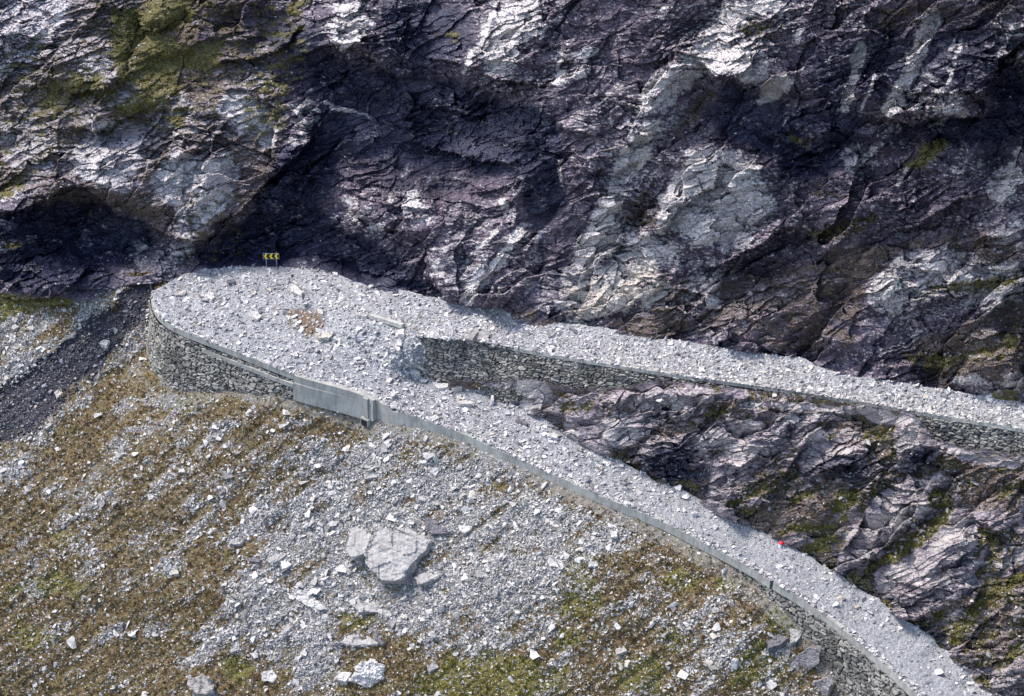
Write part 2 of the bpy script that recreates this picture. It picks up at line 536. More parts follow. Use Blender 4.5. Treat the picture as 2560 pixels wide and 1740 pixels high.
# stone wall height below the outer rim, by px
HW = [(375,6.0),(381,7.2),(400,7.7),(438,7.8),(472,7.2),(541,5.5),(610,4.5),(741,2.9),(860,3.1),(915,3.7),(935,3.6),(955,2.4),(985,1.9),(1099,1.1),(1300,0.9),(1600,1.0),(1800,1.1),(1861,1.4),
      (1926,2.2),(2033,3.2),(2119,6.0),(2200,8.0),(2300,9.0),(2520,9.5)]

def resample(pts3, step):
    p = P(pts3[:, 0], pts3[:, 1], pts3[:, 2])
    # Catmull-Rom through the survey points
    q = np.concatenate([[2 * p[0] - p[1]], p, [2 * p[-1] - p[-2]]])
    out = []
    for k in range(1, len(q) - 2):
        t = np.linspace(0, 1, 24, endpoint=False)[:, None]
        a, b, c, e = q[k - 1], q[k], q[k + 1], q[k + 2]
        out.append(.5 * ((2 * b) + (-a + c) * t + (2 * a - 5 * b + 4 * c - e) * t ** 2 + (-a + 3 * b - 3 * c + e) * t ** 3))
    out = np.concatenate(out + [p[-1:]])
    s = np.concatenate([[0], np.cumsum(np.linalg.norm(np.diff(out, axis=0), axis=1))])
    # light smoothing
    n = max(2, int(s[-1] / step))
    ss = np.linspace(0, s[-1], n)
    r = np.stack([np.interp(ss, s, out[:, i]) for i in range(3)], -1)
    k = max(1, int(0.8 / step))
    if len(r) > 6 * k:
        pad = np.concatenate([np.repeat(r[:1], k, 0) * 1.0, r, np.repeat(r[-1:], k, 0)])
        sm = np.stack([np.convolve(pad[:, i], np.ones(2 * k + 1) / (2 * k + 1), 'valid') for i in range(3)], -1)
        sm[:k] = r[:k]; sm[-k:] = r[-k:]
        r = sm
    return r, ss

def outward(curve, side):
    t = np.gradient(curve[:, :2], axis=0)
    n = np.stack([t[:, 1], -t[:, 0]], -1) * side
    k = 7
    n = np.stack([np.convolve(np.pad(n[:, i], k, 'edge'), np.ones(2 * k + 1) / (2 * k + 1), 'valid') for i in (0, 1)], -1)
    n /= np.linalg.norm(n, axis=1, keepdims=True)
    return np.concatenate([n, np.zeros((len(n), 1))], 1)

BATTER = 0.14
rim, rim_s = resample(RIM, 0.09)
rim_n = outward(rim, 1)      # going round the bend and then down the road: right-hand side is the valley
rim_px, rim_py = proj(rim)
if (rim_n[len(rim) // 2, 1]) > 0: rim_n = -rim_n
rim_h = np.interp(rim_px, *np.array(HW).T)
i_tip = int(np.argmin(rim_px))
rim_h[:i_tip] = 6.0
foot = rim + rim_n * (BATTER * rim_h)[:, None] - np.array([0, 0, 1.]) * rim_h[:, None]
foot_px, foot_py = proj(foot)

# ------------------------------------------------------------------ CLIFF
BASE_L = [(-700,742),(0,745),(100,752),(180,745),(240,733),(300,700),(380,694),(455,684),(506,668)]
cb = np.array([(x, y) for x, y in BASE_L] + [(x, y) for x, y, z in FAR[4:]])
cb_line = line(np.column_stack([cb[:, 0], cb[:, 1] + 14]))
ctrl = [(x, y, z) for x, y, z in FAR[3:]]
ctrl += [(-600,742,-6),(0,745,-3.2),(180,745,-2.0),(300,700,-.8),(400,690,0)]
for x in (-600, -100, 400, 900, 1400, 1900, 2400, 2900, 3300):
    base = np.interp(x, cb[:, 0], cb[:, 1]); zb = np.interp(x, [-600, 0, 400, 900, 3300], [-6, -3, 0, 1.3, 13])
    for yy in (350, 0, -400, -700):
        sl = 0.0395 if x < 700 else 0.0415
        ctrl.append((x, yy, zb + (base - yy) * sl * (1 if yy > -200 else .97)))
F_CLIFF = Field(ctrl, 1e-3)
CL = Sheet(columns(-600, 3200), lambda x: np.full(x.shape, -560.0), cb_line, int(1300 / STEP * 0.92), F_CLIFF)

cl_lump = lumps([
    (1800,515,165,110,30,1.7), (1770,420,90,60,30,1.5), (1225,680,140,105,30,3.4), (1130,640,70,60,0,3.4),
    (225,175,95,75,0,2.0), (62,530,75,62,0,2.4), (480,460,120,110,60,1.6), (560,300,100,75,30,1.4), (340,430,110,80,20,1.5),
    (1000,530,210,85,-28,2.0), (920,640,200,60,-35,1.2), (2390,215,110,80,40,3.0), (2230,240,100,80,0,1.5), (2060,430,80,50,10,1.3),
    (2290,690,170,100,20,2.4), (2480,640,130,80,20,2.0), (2460,940,60,50,20,2.0), (2520,930,70,50,0,1.6), (850,90,90,70,-20,2.4),
    (405,30,55,45,0,2.2), (1250,110,170,110,50,1.4), (1870,190,110,70,20,2.0), (1620,250,160,80,50,1.2), (1480,330,90,60,0,1.0),
    (470,590,90,70,0,1.6), (150,700,120,60,0,1.6), (1570,720,100,60,30,1.4), (1950,790,160,90,20,1.2), (2150,560,120,70,20,1.0),
    (1500,560,140,90,50,.9), (1650,60,150,60,45,1.4), (2100,120,170,60,60,.9), (1320,430,70,90,0,1.0), (1420,400,80,60,0,.9)])
def bowls(items):
    out = np.zeros(GXX.shape, np.float32)
    for cx, cy, rx, ry, ang, dep in items:
        a, b = rot(GXX - cx, -(GYY - cy), ang)
        b = np.where(b > 0, b * 1.5, b * .8)             # steep roof, easy floor
        q = (a / rx) ** 2 + (b / ry) ** 2
        out = np.maximum(out, dep * np.exp(-q * q * 1.3))
    return out
cl_bowl = bowls([
    (1010,330,300,150,-16,6.0), (1130,250,170,90,-20,4.5), (230,560,210,95,-8,6.0), (60,650,120,50,0,3.5), (640,600,210,95,20,5.0), (880,640,240,80,-28,4.5), (820,200,120,90,-10,3.5),
    (1880,270,200,95,-10,4.0), (2060,370,150,60,-5,3.5), (2540,270,70,160,-20,5.0), (2380,320,180,40,0,3.5), (1930,640,170,50,35,3.5), (620,60,110,80,0,3.0), (1360,500,70,130,10,2.5),
    (430,170,90,60,0,2.5), (300,310,120,40,20,2.2), (2540,770,90,50,30,3.5), (2050,900,120,40,0,2.0), (1180,420,120,60,-10,3.0), (2750,300,200,120,0,4.0)])
cl_ledge = ledges([
    (2.6,90,2.6,110, Dp(-40,478,20,482,70,470,110,448,150,425,200,432,235,462,262,490,300,500,345,512,385,540,440,548,470,520)),
    (1.2,50,1.0,40, K(0,300,3.63,0,820,250,880,330,700)),
    (2.2,80,2.2,100, [720,150,813,112,870,118,927,133,950,165,976,185,1030,196,1075,198]),
    (1.8,60,1.8,90, [1060,146,1120,152,1193,173,1233,200,1300,205,1391,219]),
    (1.2,50,1.4,60, [1040,262,1119,276,1193,290,1240,275]),
    (1.2,50,1.9,80, [1010,345,1075,375,1169,395,1267,412,1300,395]),
    (1.0,60,1.3,50, [860,510,897,543,960,570,1045,592,1090,640]),
    (2.4,70,2.4,150, [500,600,540,560,600,530,682,443,740,390,775,350,811,305]),
    (1.0,30,1.0,30, [700,480,750,440,800,395,850,350]),
    (1.8,60,2.0,60, [1740,150,1757,163,1790,190,1831,197,1870,225,1905,222,1930,190]),
    (1.2,50,1.6,50, [1900,340,1930,345,1990,365,2053,382,2090,370]),
    (1.8,60,2.2,60, [2190,290,2216,296,2280,315,2330,300,2400,296,2473,291,2483,240]),
    (1.4,40,2.0,60, [2440,270,2484,200,2500,150,2560,100]),
    (1.6,50,2.4,50, [1757,681,1800,660,1881,622,1930,590,1985,556]),
    (1.2,50,2.0,50, [2470,790,2498,755,2530,722,2600,700]),
    (1.4,40,1.4,40, [1770,880,1800,862,1844,835]),
    (1.0,40,1.3,40, [1900,860,1930,883,1960,890,2000,902,2030,890]),
    (1.6,60,1.8,60, [1068,672,1085,720,1120,752,1180,768,1250,770,1290,740]),
    (1.2,50,1.2,40, [160,240,230,225,290,205,330,190]),
    (1.2,40,1.4,40, [165,315,230,330,270,320,330,285,380,265]),
    (1.3,50,1.3,50, [345,40,360,70,400,78,440,55]),
    (1.0,40,1.2,40, [520,170,560,150,620,150,700,130,760,60]),
    (1.0,40,1.4,60, [0,745,60,752,130,745,200,700,230,640]),
    (1.2,40,1.6,50, [1400,300,1420,330,1460,330,1500,345]),
    (0.8,30,1.0,30, [1480,420,1530,440,1600,400]),
    (1.0,40,1.2,30, [430,590,480,605,520,600,560,560]),
    (0.9,40,1.1,40, [2200,590,2300,560,2400,500,2500,480]),
    (0.9,40,1.1,40, [1650,590,1700,520,1780,470,1800,400]),
    (0.9,40,1.1,40, [-200,300,-100,260,0,220,60,150]),
    (1.8,60,1.8,90, [2600,500,2700,520,2800,480,2950,520]),
])
cl_pale = poly_mask([
    (.95, Dp(355,385,400,340,470,362,520,345,548,380,530,440,510,480,470,505,420,505,385,470,350,450,340,410)),
    (.95, Dp(497,225,545,208,590,222,600,260,585,300,545,305,500,262)), (.9, Dp(592,245,625,255,628,330,600,345,575,310)),
    (.62, Dp(150,350,200,270,290,260,335,290,330,370,300,440,240,430,200,420,160,390)), (.5, Dp(165,120,240,110,290,150,280,190,170,200)),
    (.45, Dp(0,60,60,0,150,0,160,60,60,140,20,200)), (.55, Dp(395,505,450,512,452,570,400,600,375,560)),
    (.6, Dp(285,535,320,545,345,600,330,622,300,590)), (.5, Dp(330,180,420,190,470,280,430,330,360,330,330,260)),
    (.9, Dp(1090,35,1122,20,1112,75,1095,120,1075,130)), (.95, Dp(1145,0,1235,0,1205,90,1165,150,1140,185,1105,168,1098,130,1125,70)),
    (.85, Dp(765,25,800,18,830,55,812,80,782,112,755,95)), (.45, Dp(740,0,860,10,880,90,800,120,740,100)),
    (.9, Dp(1640,20,1690,0,1800,0,1770,25,1700,50,1665,75,1640,130,1570,195,1500,262,1440,265,1455,215,1520,150,1590,80)),
    (.95, Dp(1440,285,1510,275,1495,330,1440,400,1400,480,1370,560,1320,640,1285,715,1262,700,1285,600,1330,520,1370,440,1395,380)),
    (.8, Dp(1560,345,1610,330,1660,338,1720,370,1745,415,1760,450,1752,500,1700,550,1650,572,1590,560,1530,520,1480,520,1500,450,1530,400)),
    (.9, Dp(1425,612,1470,590,1500,600,1505,625,1455,645,1425,640)), (.9, Dp(1400,660,1440,648,1450,680,1420,712,1390,700)), (.9, Dp(1465,655,1515,632,1525,660,1490,700,1455,712)), (.78, Dp(1285,640,1350,600,1410,590,1420,650,1390,710,1310,740,1280,720)),
    (.6, Dp(1370,500,1500,520,1560,570,1500,600,1350,620,1330,580)),
    (.8, Dp(1740,172,1790,165,1792,205,1755,232,1712,240,1725,200)), (.75, Dp(1620,85,1740,120,1750,170,1700,200,1650,165,1600,150)),
    (.5, Dp(2020,195,2110,160,2180,200,2200,270,2120,285,2040,250)), (.45, Dp(2240,30,2324,60,2324,160,2260,130)),
    (.7, Dp(1965,650,2000,600,2060,565,2150,558,2220,570,2240,620,2200,660,2100,680,2020,720,1965,690)), (.7, Dp(2180,640,2250,590,2324,590,2324,680,2250,700,2190,700)),
    (.75, Dp(2240,410,2324,330,2324,400,2290,470,2250,460)), (.6, Dp(2230,520,2324,500,2324,560,2260,580)),
    (.75, Dp(975,605,1000,545,1025,560,1015,620,1000,660,978,640)), (.6, Dp(2140,855,2225,845,2260,880,2290,830,2324,850,2324,900,2230,905)),
    (.55, Dp(770,440,860,470,870,520,800,510)), (.5, Dp(700,200,740,220,700,330,640,330,660,260)), (.45, Dp(1230,130,1330,100,1400,160,1330,200,1240,190)),
    (.5, Dp(1560,620,1640,580,1640,700,1560,740)), (.45, Dp(860,420,950,430,1000,480,940,520,870,480)), (.5, Dp(1890,330,2000,320,2010,380,1920,400)),
    (.5, Dp(-400,100,-200,50,-150,200,-350,300)), (.6, Dp(2400,100,2500,80,2560,200,2450,260)), (.45, Dp(0,250,100,260,130,330,40,390,0,380))], 2)
cl_streak = streaks([
    (1,38, Dp(2118,40,2080,130,2040,215,2020,245)), (1,22, Dp(1955,105,1935,180,1915,245)), (.9,9, Dp(1988,165,1975,205,1958,250)),
    (.9,11, Dp(2182,95,2165,140,2150,190)), (.9,9, Dp(2170,75,2160,110)), (1,22, Dp(1190,515,1150,570,1100,630,1068,680)), (1,9, Dp(1128,525,1105,545,1085,565)), (.9,12, Dp(1100,590,1070,640,1050,680)),
    (.9,12, Dp(1180,520,1160,545)), (.9,12, Dp(1225,530,1215,550)), (.8,20, Dp(1140,460,1160,495)), (.9,9, Dp(1075,110,1050,170)), (.9,10, Dp(1820,60,1810,90)),
    (.9,8, Dp(1790,265,1780,290)), (.9,14, Dp(1120,30,1095,75)), (.8,10, Dp(770,250,740,235)), (.8,8, Dp(845,270,800,250,770,245)), (.8,10, Dp(1240,60,1225,85)), (.8,12, Dp(1270,140,1262,190)),
    (.8,9, Dp(2060,380,2035,420)), (.8,9, Dp(1270,370,1275,420)), (.7,9, Dp(530,230,470,330)), (.8,10, Dp(350,330,335,380)), (.8,8, Dp(280,60,262,110))])
cl_moss = poly_mask([
    (1, Dp(335,0,430,0,440,40,415,65,370,68,335,40)), (.9, Dp(250,15,330,30,350,75,400,90,440,110,512,100,505,140,450,165,420,150,380,215,330,235,300,190,262,170,250,90)),
    (.40, Dp(200,-60,520,-60,560,120,520,260,440,330,330,300,200,330,60,420,-60,420,-60,330,120,220,180,100)), (.5, Dp(560,60,700,0,700,120,640,300,560,330,540,200)), (.45, Dp(0,120,120,60,160,260,60,330,0,300)), (.4, Dp(430,400,560,440,560,600,400,600)), (.85, Dp(345,190,420,190,380,240,300,260,250,260)), (.7, Dp(120,170,200,150,260,190,260,230,160,230,80,300,100,220)), (.8, Dp(0,425,45,395,70,420,30,445,0,460)),
    (.8, Dp(640,0,725,0,700,25,650,35)), (.6, Dp(585,190,640,180,640,230,600,215)), (.7, Dp(600,260,650,240,660,290,610,290)), (.7, Dp(985,390,1020,392,1015,410,985,408)),
    (.6, Dp(1010,280,1040,285,1035,305,1015,300)), (.6, Dp(1660,45,1740,40,1770,60,1720,85,1680,80)), (.85, Dp(2095,330,2155,310,2160,340,2110,370,2055,395,2050,375)),
    (.7, Dp(1850,425,1920,425,1920,445,1850,450)), (1, Dp(-200,660,60,672,130,675,180,672,170,700,90,735,0,760,-200,760)),
    (.6, Dp(2030,790,2150,800,2250,780,2324,690,2324,800,2200,840,2080,850)), (.7, Dp(2240,885,2324,870,2324,930,2250,925)), (.8, Dp(0,535,40,540,55,560,20,570)),
    (.7, Dp(1210,240,1235,240,1230,250)), (.7, Dp(1640,595,1700,575,1690,600,1640,610)), (.6, Dp(1790,290,1850,320,1840,340,1790,330)), (.6, Dp(980,75,1060,65,1060,90,990,95)),
    (.6, Dp(1800,530,2000,480,2000,510,1880,560)), (.5, Dp(1540,215,1640,205,1600,240)), (.8, Dp(400,250,430,260,420,290,380,280)), (.5, Dp(560,0,640,0,600,60,560,50)),
    (.7, Dp(2100,640,2180,640,2324,620,2324,650,2200,670,2110,665)), (.8, Dp(-350,0,-150,30,-100,200,-300,240)), (.7, Dp(2450,300,2650,280,2600,420,2480,400))], 2)
cl_soil = poly_mask([
    (.6, Dp(180,-60,560,-60,560,160,480,330,330,350,140,350,0,460,-60,460,-60,200,120,120)), (.6, Dp(300,300,640,180,640,420,420,560,300,520,60,520,60,400)), (.7, Dp(1150,690,1200,700,1250,720,1300,745,1330,755,1280,760,1180,730,1120,700)),
    (.55, Dp(1500,620,1640,620,1700,700,1640,760,1500,760,1480,700)), (.55, Dp(1440,430,1500,400,1530,560,1400,600,1380,540)), (.62, Dp(2060,780,2324,660,2400,700,2400,900,2120,890)), (.55, Dp(1880,560,2324,500,2324,640,1960,700)), (.5, Dp(1560,620,1960,560,1960,800,1700,800)), (.5, Dp(1950,0,2324,0,2324,60,2000,90)),
    (.5, Dp(1560,200,1640,200,1560,340,1500,330)), (.5, Dp(1700,60,1760,50,1800,100,1700,110)), (.6, Dp(1350,730,1480,700,1560,740,1540,790,1400,770))], 4)
cl_chip = poly_mask([
    (1, Dp(-100,-100,330,-50,300,120,420,250,560,160,640,200,640,300,560,420,460,540,330,500,220,430,90,440,-100,380)), (.8, Dp(1270,230,1560,180,1640,250,1500,330,1560,560,1560,700,1640,760,1300,730,1270,600,1390,400)),
    (.9, Dp(1640,-60,1900,-60,1800,60,1700,200,1560,320,1440,280,1560,100)), (.7, Dp(1960,560,2324,520,2400,900,2200,900,1960,720)), (.7, Dp(2200,330,2400,300,2400,520,2220,500)), (.6, Dp(1500,560,1800,540,1900,700,1700,790,1540,760)),
    (.8, Dp(260,500,420,500,480,600,330,640,270,600)), (.6, Dp(1080,-40,1260,-40,1200,200,1080,170)), (.6, Dp(2020,160,2200,150,2240,280,2060,290)), (.6, Dp(980,500,1260,500,1260,700,1000,690))], 8)
cl_wet_shade = poly_mask([  # wet rock and the shade under overhangs, both painted dark
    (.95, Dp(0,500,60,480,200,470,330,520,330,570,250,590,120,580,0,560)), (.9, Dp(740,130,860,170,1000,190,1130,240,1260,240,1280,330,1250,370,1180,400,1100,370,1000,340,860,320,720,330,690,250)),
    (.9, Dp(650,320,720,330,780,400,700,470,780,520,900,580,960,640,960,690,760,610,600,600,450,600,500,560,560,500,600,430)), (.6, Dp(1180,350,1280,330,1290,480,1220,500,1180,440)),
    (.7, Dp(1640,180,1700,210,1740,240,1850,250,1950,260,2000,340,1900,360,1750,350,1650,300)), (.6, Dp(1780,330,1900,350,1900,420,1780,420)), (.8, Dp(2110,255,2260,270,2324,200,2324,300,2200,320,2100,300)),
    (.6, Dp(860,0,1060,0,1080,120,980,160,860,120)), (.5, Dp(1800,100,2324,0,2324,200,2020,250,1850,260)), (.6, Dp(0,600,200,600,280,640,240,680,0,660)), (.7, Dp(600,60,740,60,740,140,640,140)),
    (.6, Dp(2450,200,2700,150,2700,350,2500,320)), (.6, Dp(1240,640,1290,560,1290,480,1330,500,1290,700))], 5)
cl_warm = poly_mask([(.55, Dp(1400,600,1500,590,1530,650,1500,710,1400,715)), (.9, Dp(1265,385,1300,380,1300,420,1275,420)), (.5, Dp(1440,300,1500,300,1450,400)), (.8, Dp(2290,880,2324,900,2324,930)), (.5, Dp(1280,640,1390,640,1390,740,1280,740)), (.8, Dp(310,580,345,600,335,625,305,610))], 3)

def rock_relief(Z, s, fine=1.0, ang=35, seed=1):
    """broken foliated rock: blocks in three sizes, leaves, grit"""
    u, v = s.u, s.v
    wu = u + fbm(u / 6, v / 6, 4, seed + 70) * 1.3; wv = v + fbm(u / 6 + 40, v / 6, 4, seed + 71) * 1.3
    a1, j1, c1 = facets(wu, wv, 8.5, 3.6, ang, seed + 11)
    a2, j2, c2 = facets(wu, wv, 2.6, 1.25, ang - 22, seed + 12)
    a3, j3, c3 = facets(wu, wv, 0.95, 0.45, ang - 40, seed + 13)
    st = strata(wu, wv, -9, 2.3, seed + 19) * 1.1 + strata(wu, wv, 22, 1.0, seed + 14) * 0.85 + strata(wu, wv, -4, 0.42, seed + 15) * 0.26
    lo = fbm(u / 13, v / 13, 4, seed + 16)
    a0 = facets(u + fbm(u / 9, v / 9, 3, seed + 72) * 2.5, v + fbm(u / 9, v / 9, 3, seed + 73) * 2.5, 15, 6.5, ang + 8, seed + 10)[0]
    rough = np.clip(0.85 + 1.6 * fbm(u / 9, v / 7, 4, seed + 17), 0.30, 1.7)
    big = 1.4 * lo + 1.9 * a0 + 1.5 * a1 - 0.05 * (1 - sstep(0, .08, j1)) + 0.3 * ridged(wu / 9 + wv / 14, wv / 4 - wu / 7, 4, seed + 20)
    med = 0.62 * a2 - 0.08 * (1 - sstep(0, .08, j2))
    sm = 0.20 * a3 - 0.04 * (1 - sstep(0, .10, j3)) + st * 0.75
    grit = 0.16 * fbm(u / 0.5, v / 0.28, 3, seed + 18, .7)
    return (big + (med + sm * fine + grit) * rough).astype(np.float32), j1, j2, j3, a2, rough, (c2 - .5) * .6 + (c3 - .5) * .7

u, v = CL.u, CL.v
warpx = CL.px + 26 * fbm(u / 2.2, v / 2.2, 5, 501, .62); warpy = CL.py + 26 * fbm(u / 2.2 + 9, v / 2.2, 5, 502, .62)
rr, j1, j2, j3, a2, rough, cel = rock_relief(None, CL)
lum = samp(cl_lump, CL.px + (warpx - CL.px) * .4, CL.py + (warpy - CL.py) * .4)
led = samp(cl_ledge, CL.px + (warpx - CL.px) * .55, CL.py + (warpy - CL.py) * .55)
fade = sstep(0, 60, CL.bt[None] - CL.py)         # settle onto the road at the foot
moss = samp(cl_moss, warpx, warpy)
mossm = sstep(.32, .70, moss * .9 + .75 * fbm(u / 1.3, v / .7, 5, 505, .65))
bowl = samp(cl_bowl, CL.px + (warpx - CL.px) * .9, CL.py + (warpy - CL.py) * .9)
CL.push(toward=(lum * .95 + led * 1.25) * (.35 + .65 * fade) - bowl * fade * .85 + rr * (.3 + .7 * fade) * (1 - .45 * mossm))
CL.nor = CL.normals()
flat_glint = sstep(.62, .86, CL.nor[..., 2]).astype(np.float32)  # upward facets, painted pale below as glints of light
CL.push(along=(.06 * fbm(u / .25, v / .2, 2, 77) + mossm * .16 * (fbm(u / .45, v / .35, 3, 78) + .4)))
hi = fbm(u / .5, v / .22, 4, 506, .65); mid = fbm(u / 2.2, v / 1.2, 4, 507)
pale0 = samp(cl_pale, warpx, warpy)
pale = sstep(.40, .54, pale0 * 1.0 + .65 * hi + .35 * mid + .55 * cel) * (.85 + .4 * cel)
stk = sstep(.35, .65, samp(cl_streak, CL.px + (warpx - CL.px) * .6, CL.py + (warpy - CL.py) * .6) * 1.1 + .7 * hi + .9 * cel)
glint_speck = sstep(.22, .34, hi + .3 * mid)         # small pale chips, plus glints of light painted into the colour
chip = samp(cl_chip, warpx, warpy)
glint_speck = np.maximum(glint_speck, sstep(.10, .26, hi + .3 * mid) * sstep(.2, .8, chip))
glint_speck = np.maximum(glint_speck, flat_glint * sstep(-.15, .25, hi + .35 * mid + .3 * chip) * (.3 + .7 * chip) * (1 - .6 * np.clip(samp(cl_wet_shade, warpx, warpy), 0, 1)))
glint_speck *= 1 - .85 * sstep(.2, .7, samp(cl_wet_shade, warpx, warpy) + .2 * bowl)
pale = np.maximum(pale, glint_speck * .95)
pale *= (1 - .5 * (1 - sstep(0, .10, j2))) * (1 - .25 * (1 - sstep(0, .12, j3)))
pale = np.maximum(pale, stk)
wet_shade = sstep(.15, .7, samp(cl_wet_shade, warpx, warpy) + .25 * mid + .06 + .07 * bowl) * (1 - .6 * glint_speck)  # wet rock; shade in the recesses is painted in as well
soilm = sstep(.30, .6, samp(cl_soil, warpx, warpy) + .5 * mid + .3 * hi) * .9 * (1 - .9 * sstep(.25, .7, pale0)) * (1 - .9 * wet_shade)
warmm = samp(cl_warm, warpx, warpy)
tone = np.clip(.28 + .5 * fbm(u / 6, v / 4, 3, 508) + .5 * (a2 * .4), 0, 1)
mossm_c, soilm_c = mossm, soilm
o = CL.build('cliff', M_ROCK, {'cover': np.stack([pale * (1 - soilm * .6), mossm, soilm * (1 - pale)], -1), 'kind': np.stack([warmm, wet_shade * (1 - pale * .6), tone], -1)}, kind='structure')

# ------------------------------------------------------------------ MIDDLE SLOPE between the two roads
ctrl = [(x, y, z + .7) for x, y, z in UPF[1:]] + [tuple(a) for a in INN[1:]]
ctrl += [(1500,1060,-2.2),(1900,1180,-.6),(2100,1250,-1.6),(2300,1350,-2.6),(2560,1400,-1.5),(2560,1600,-6.0),(2450,1560,-6.6),(2700,1700,-7),(2900,1900,-10),(3200,1700,-3),(3000,1400,0),(3200,2200,-14)]
F_MID = Field(ctrl, 1e-3)
top_mid = line(np.column_stack([UPF[:, 0], UPF[:, 1] - 12])); bot_mid = line([(x, y + 9) for x, y, z in INN] + [(2900, 2200), (3200, 2250)])
MD = Sheet(columns(1120, 3100), top_mid, bot_mid, int(760 / STEP), F_MID)
Z6 = lambda *a: K(1600, 800, 2.4208, *a)
Z9 = lambda *a: K(2000, 900, 4.15, *a)
Z0 = lambda *a: K(1900, 1250, 3.5106, *a)
md_lump = lumps([
    (1290,975,75,45,20,1.0), (1330,1000,50,40,60,1.1), (1520,1080,110,45,70,1.7), (1460,1050,70,40,70,1.2), (1600,1060,80,45,40,1.4),
    (1640,1000,45,45,60,1.6), (1705,1015,42,42,40,1.8), (1760,990,35,22,10,1.2), (1790,1095,85,36,18,1.8), (1880,1075,36,26,10,1.3), (1680,1140,80,45,10,1.6),
    (1880,1125,70,40,10,1.9), (1850,1165,60,25,0,1.6), (1800,1220,35,80,-10,1.5), (1780,1290,60,30,20,1.2),
    (2030,1050,75,16,12,1.1), (2040,1110,40,60,60,1.3), (2120,1100,60,40,10,1.2), (2090,1160,100,42,18,2.2), (2110,1190,100,30,12,1.9),
    (2280,1090,45,70,-10,1.8), (2300,1130,60,40,20,1.5), (2010,1290,70,38,10,1.5), (1930,1310,75,50,50,1.6), (2060,1250,80,28,30,1.0),
    (1985,1355,40,28,20,1.3), (2130,1380,28,85,-28,1.7), (2180,1340,32,60,-10,1.7), (2260,1270,105,55,28,2.3), (2240,1310,80,45,25,2.0),
    (2170,1390,42,42,0,1.5), (2500,1290,85,45,25,2.2), (2360,1340,90,45,40,2.0), (2390,1400,100,70,48,3.0), (2300,1450,100,60,40,2.9), (2260,1490,55,35,30,3.2),
    (2380,1450,60,70,30,2.9), (2240,1440,60,45,30,2.2), (2310,1520,50,28,10,2.5), (2245,1530,40,28,0,2.1), (2430,1485,34,40,40,1.6), (2540,1700,60,60,30,1.6),
    (2440,1230,90,24,20,.9), (2320,1220,70,26,25,1.0), (1960,1060,40,30,50,1.0), (2400,1600,50,30,30,.8),
    (2700,1400,120,80,40,2.4), (2650,1600,80,50,30,1.6), (2800,1250,120,60,20,1.8)])
md_ledge = ledges([
    (.8,25,1.3,28, Z9(20,1225,120,1215,280,1130,430,1090,600,1110)), (.7,20,1.2,26, [1640,1150,1680,1168,1730,1175,1770,1165]), (.6,20,1.0,24, Z6(980,950,1080,940,1200,900,1360,870)),
    (1.0,30,1.6,30, Z9(990,1010,1080,1060,1200,1050,1400,900,1480,880)), (.8,20,1.4,24, Z0(830,560,900,530,1000,515,1120,490)), (.8,22,1.2,24, Z0(1060,260,1080,270)),
    (1.0,26,1.2,26, Z0(1150,970,1200,1030,1330,1060,1430,1020,1510,950)), (.8,26,1.3,30, Z0(1870,110,1890,180,2000,230,2100,290,2220,300)), (.8,30,1.4,26, Z0(1150,820,1200,880,1330,930,1390,850)),
    (1.0,26,1.4,34, [1400,1110,1460,1120,1520,1150,1600,1160,1660,1180]), (.6,20,1.0,24, [1330,1020,1400,1040,1450,1080]), (.9,22,1.4,26, Z0(1750,920,1830,940,1880,900,1940,760)),
    (.5,18,.8,20, Z6(20,560,100,575,170,500)), (.5,18,.8,20, Z6(170,580,240,590,320,550)), (.7,22,1.2,26, Z6(480,850,600,900,700,830,750,760)),
    (.6,20,1.2,30, [1930,1200,1960,1190,2000,1130,2030,1080]), (.8,20,1.4,30, Z0(700,450,780,400,860,280,930,130))])
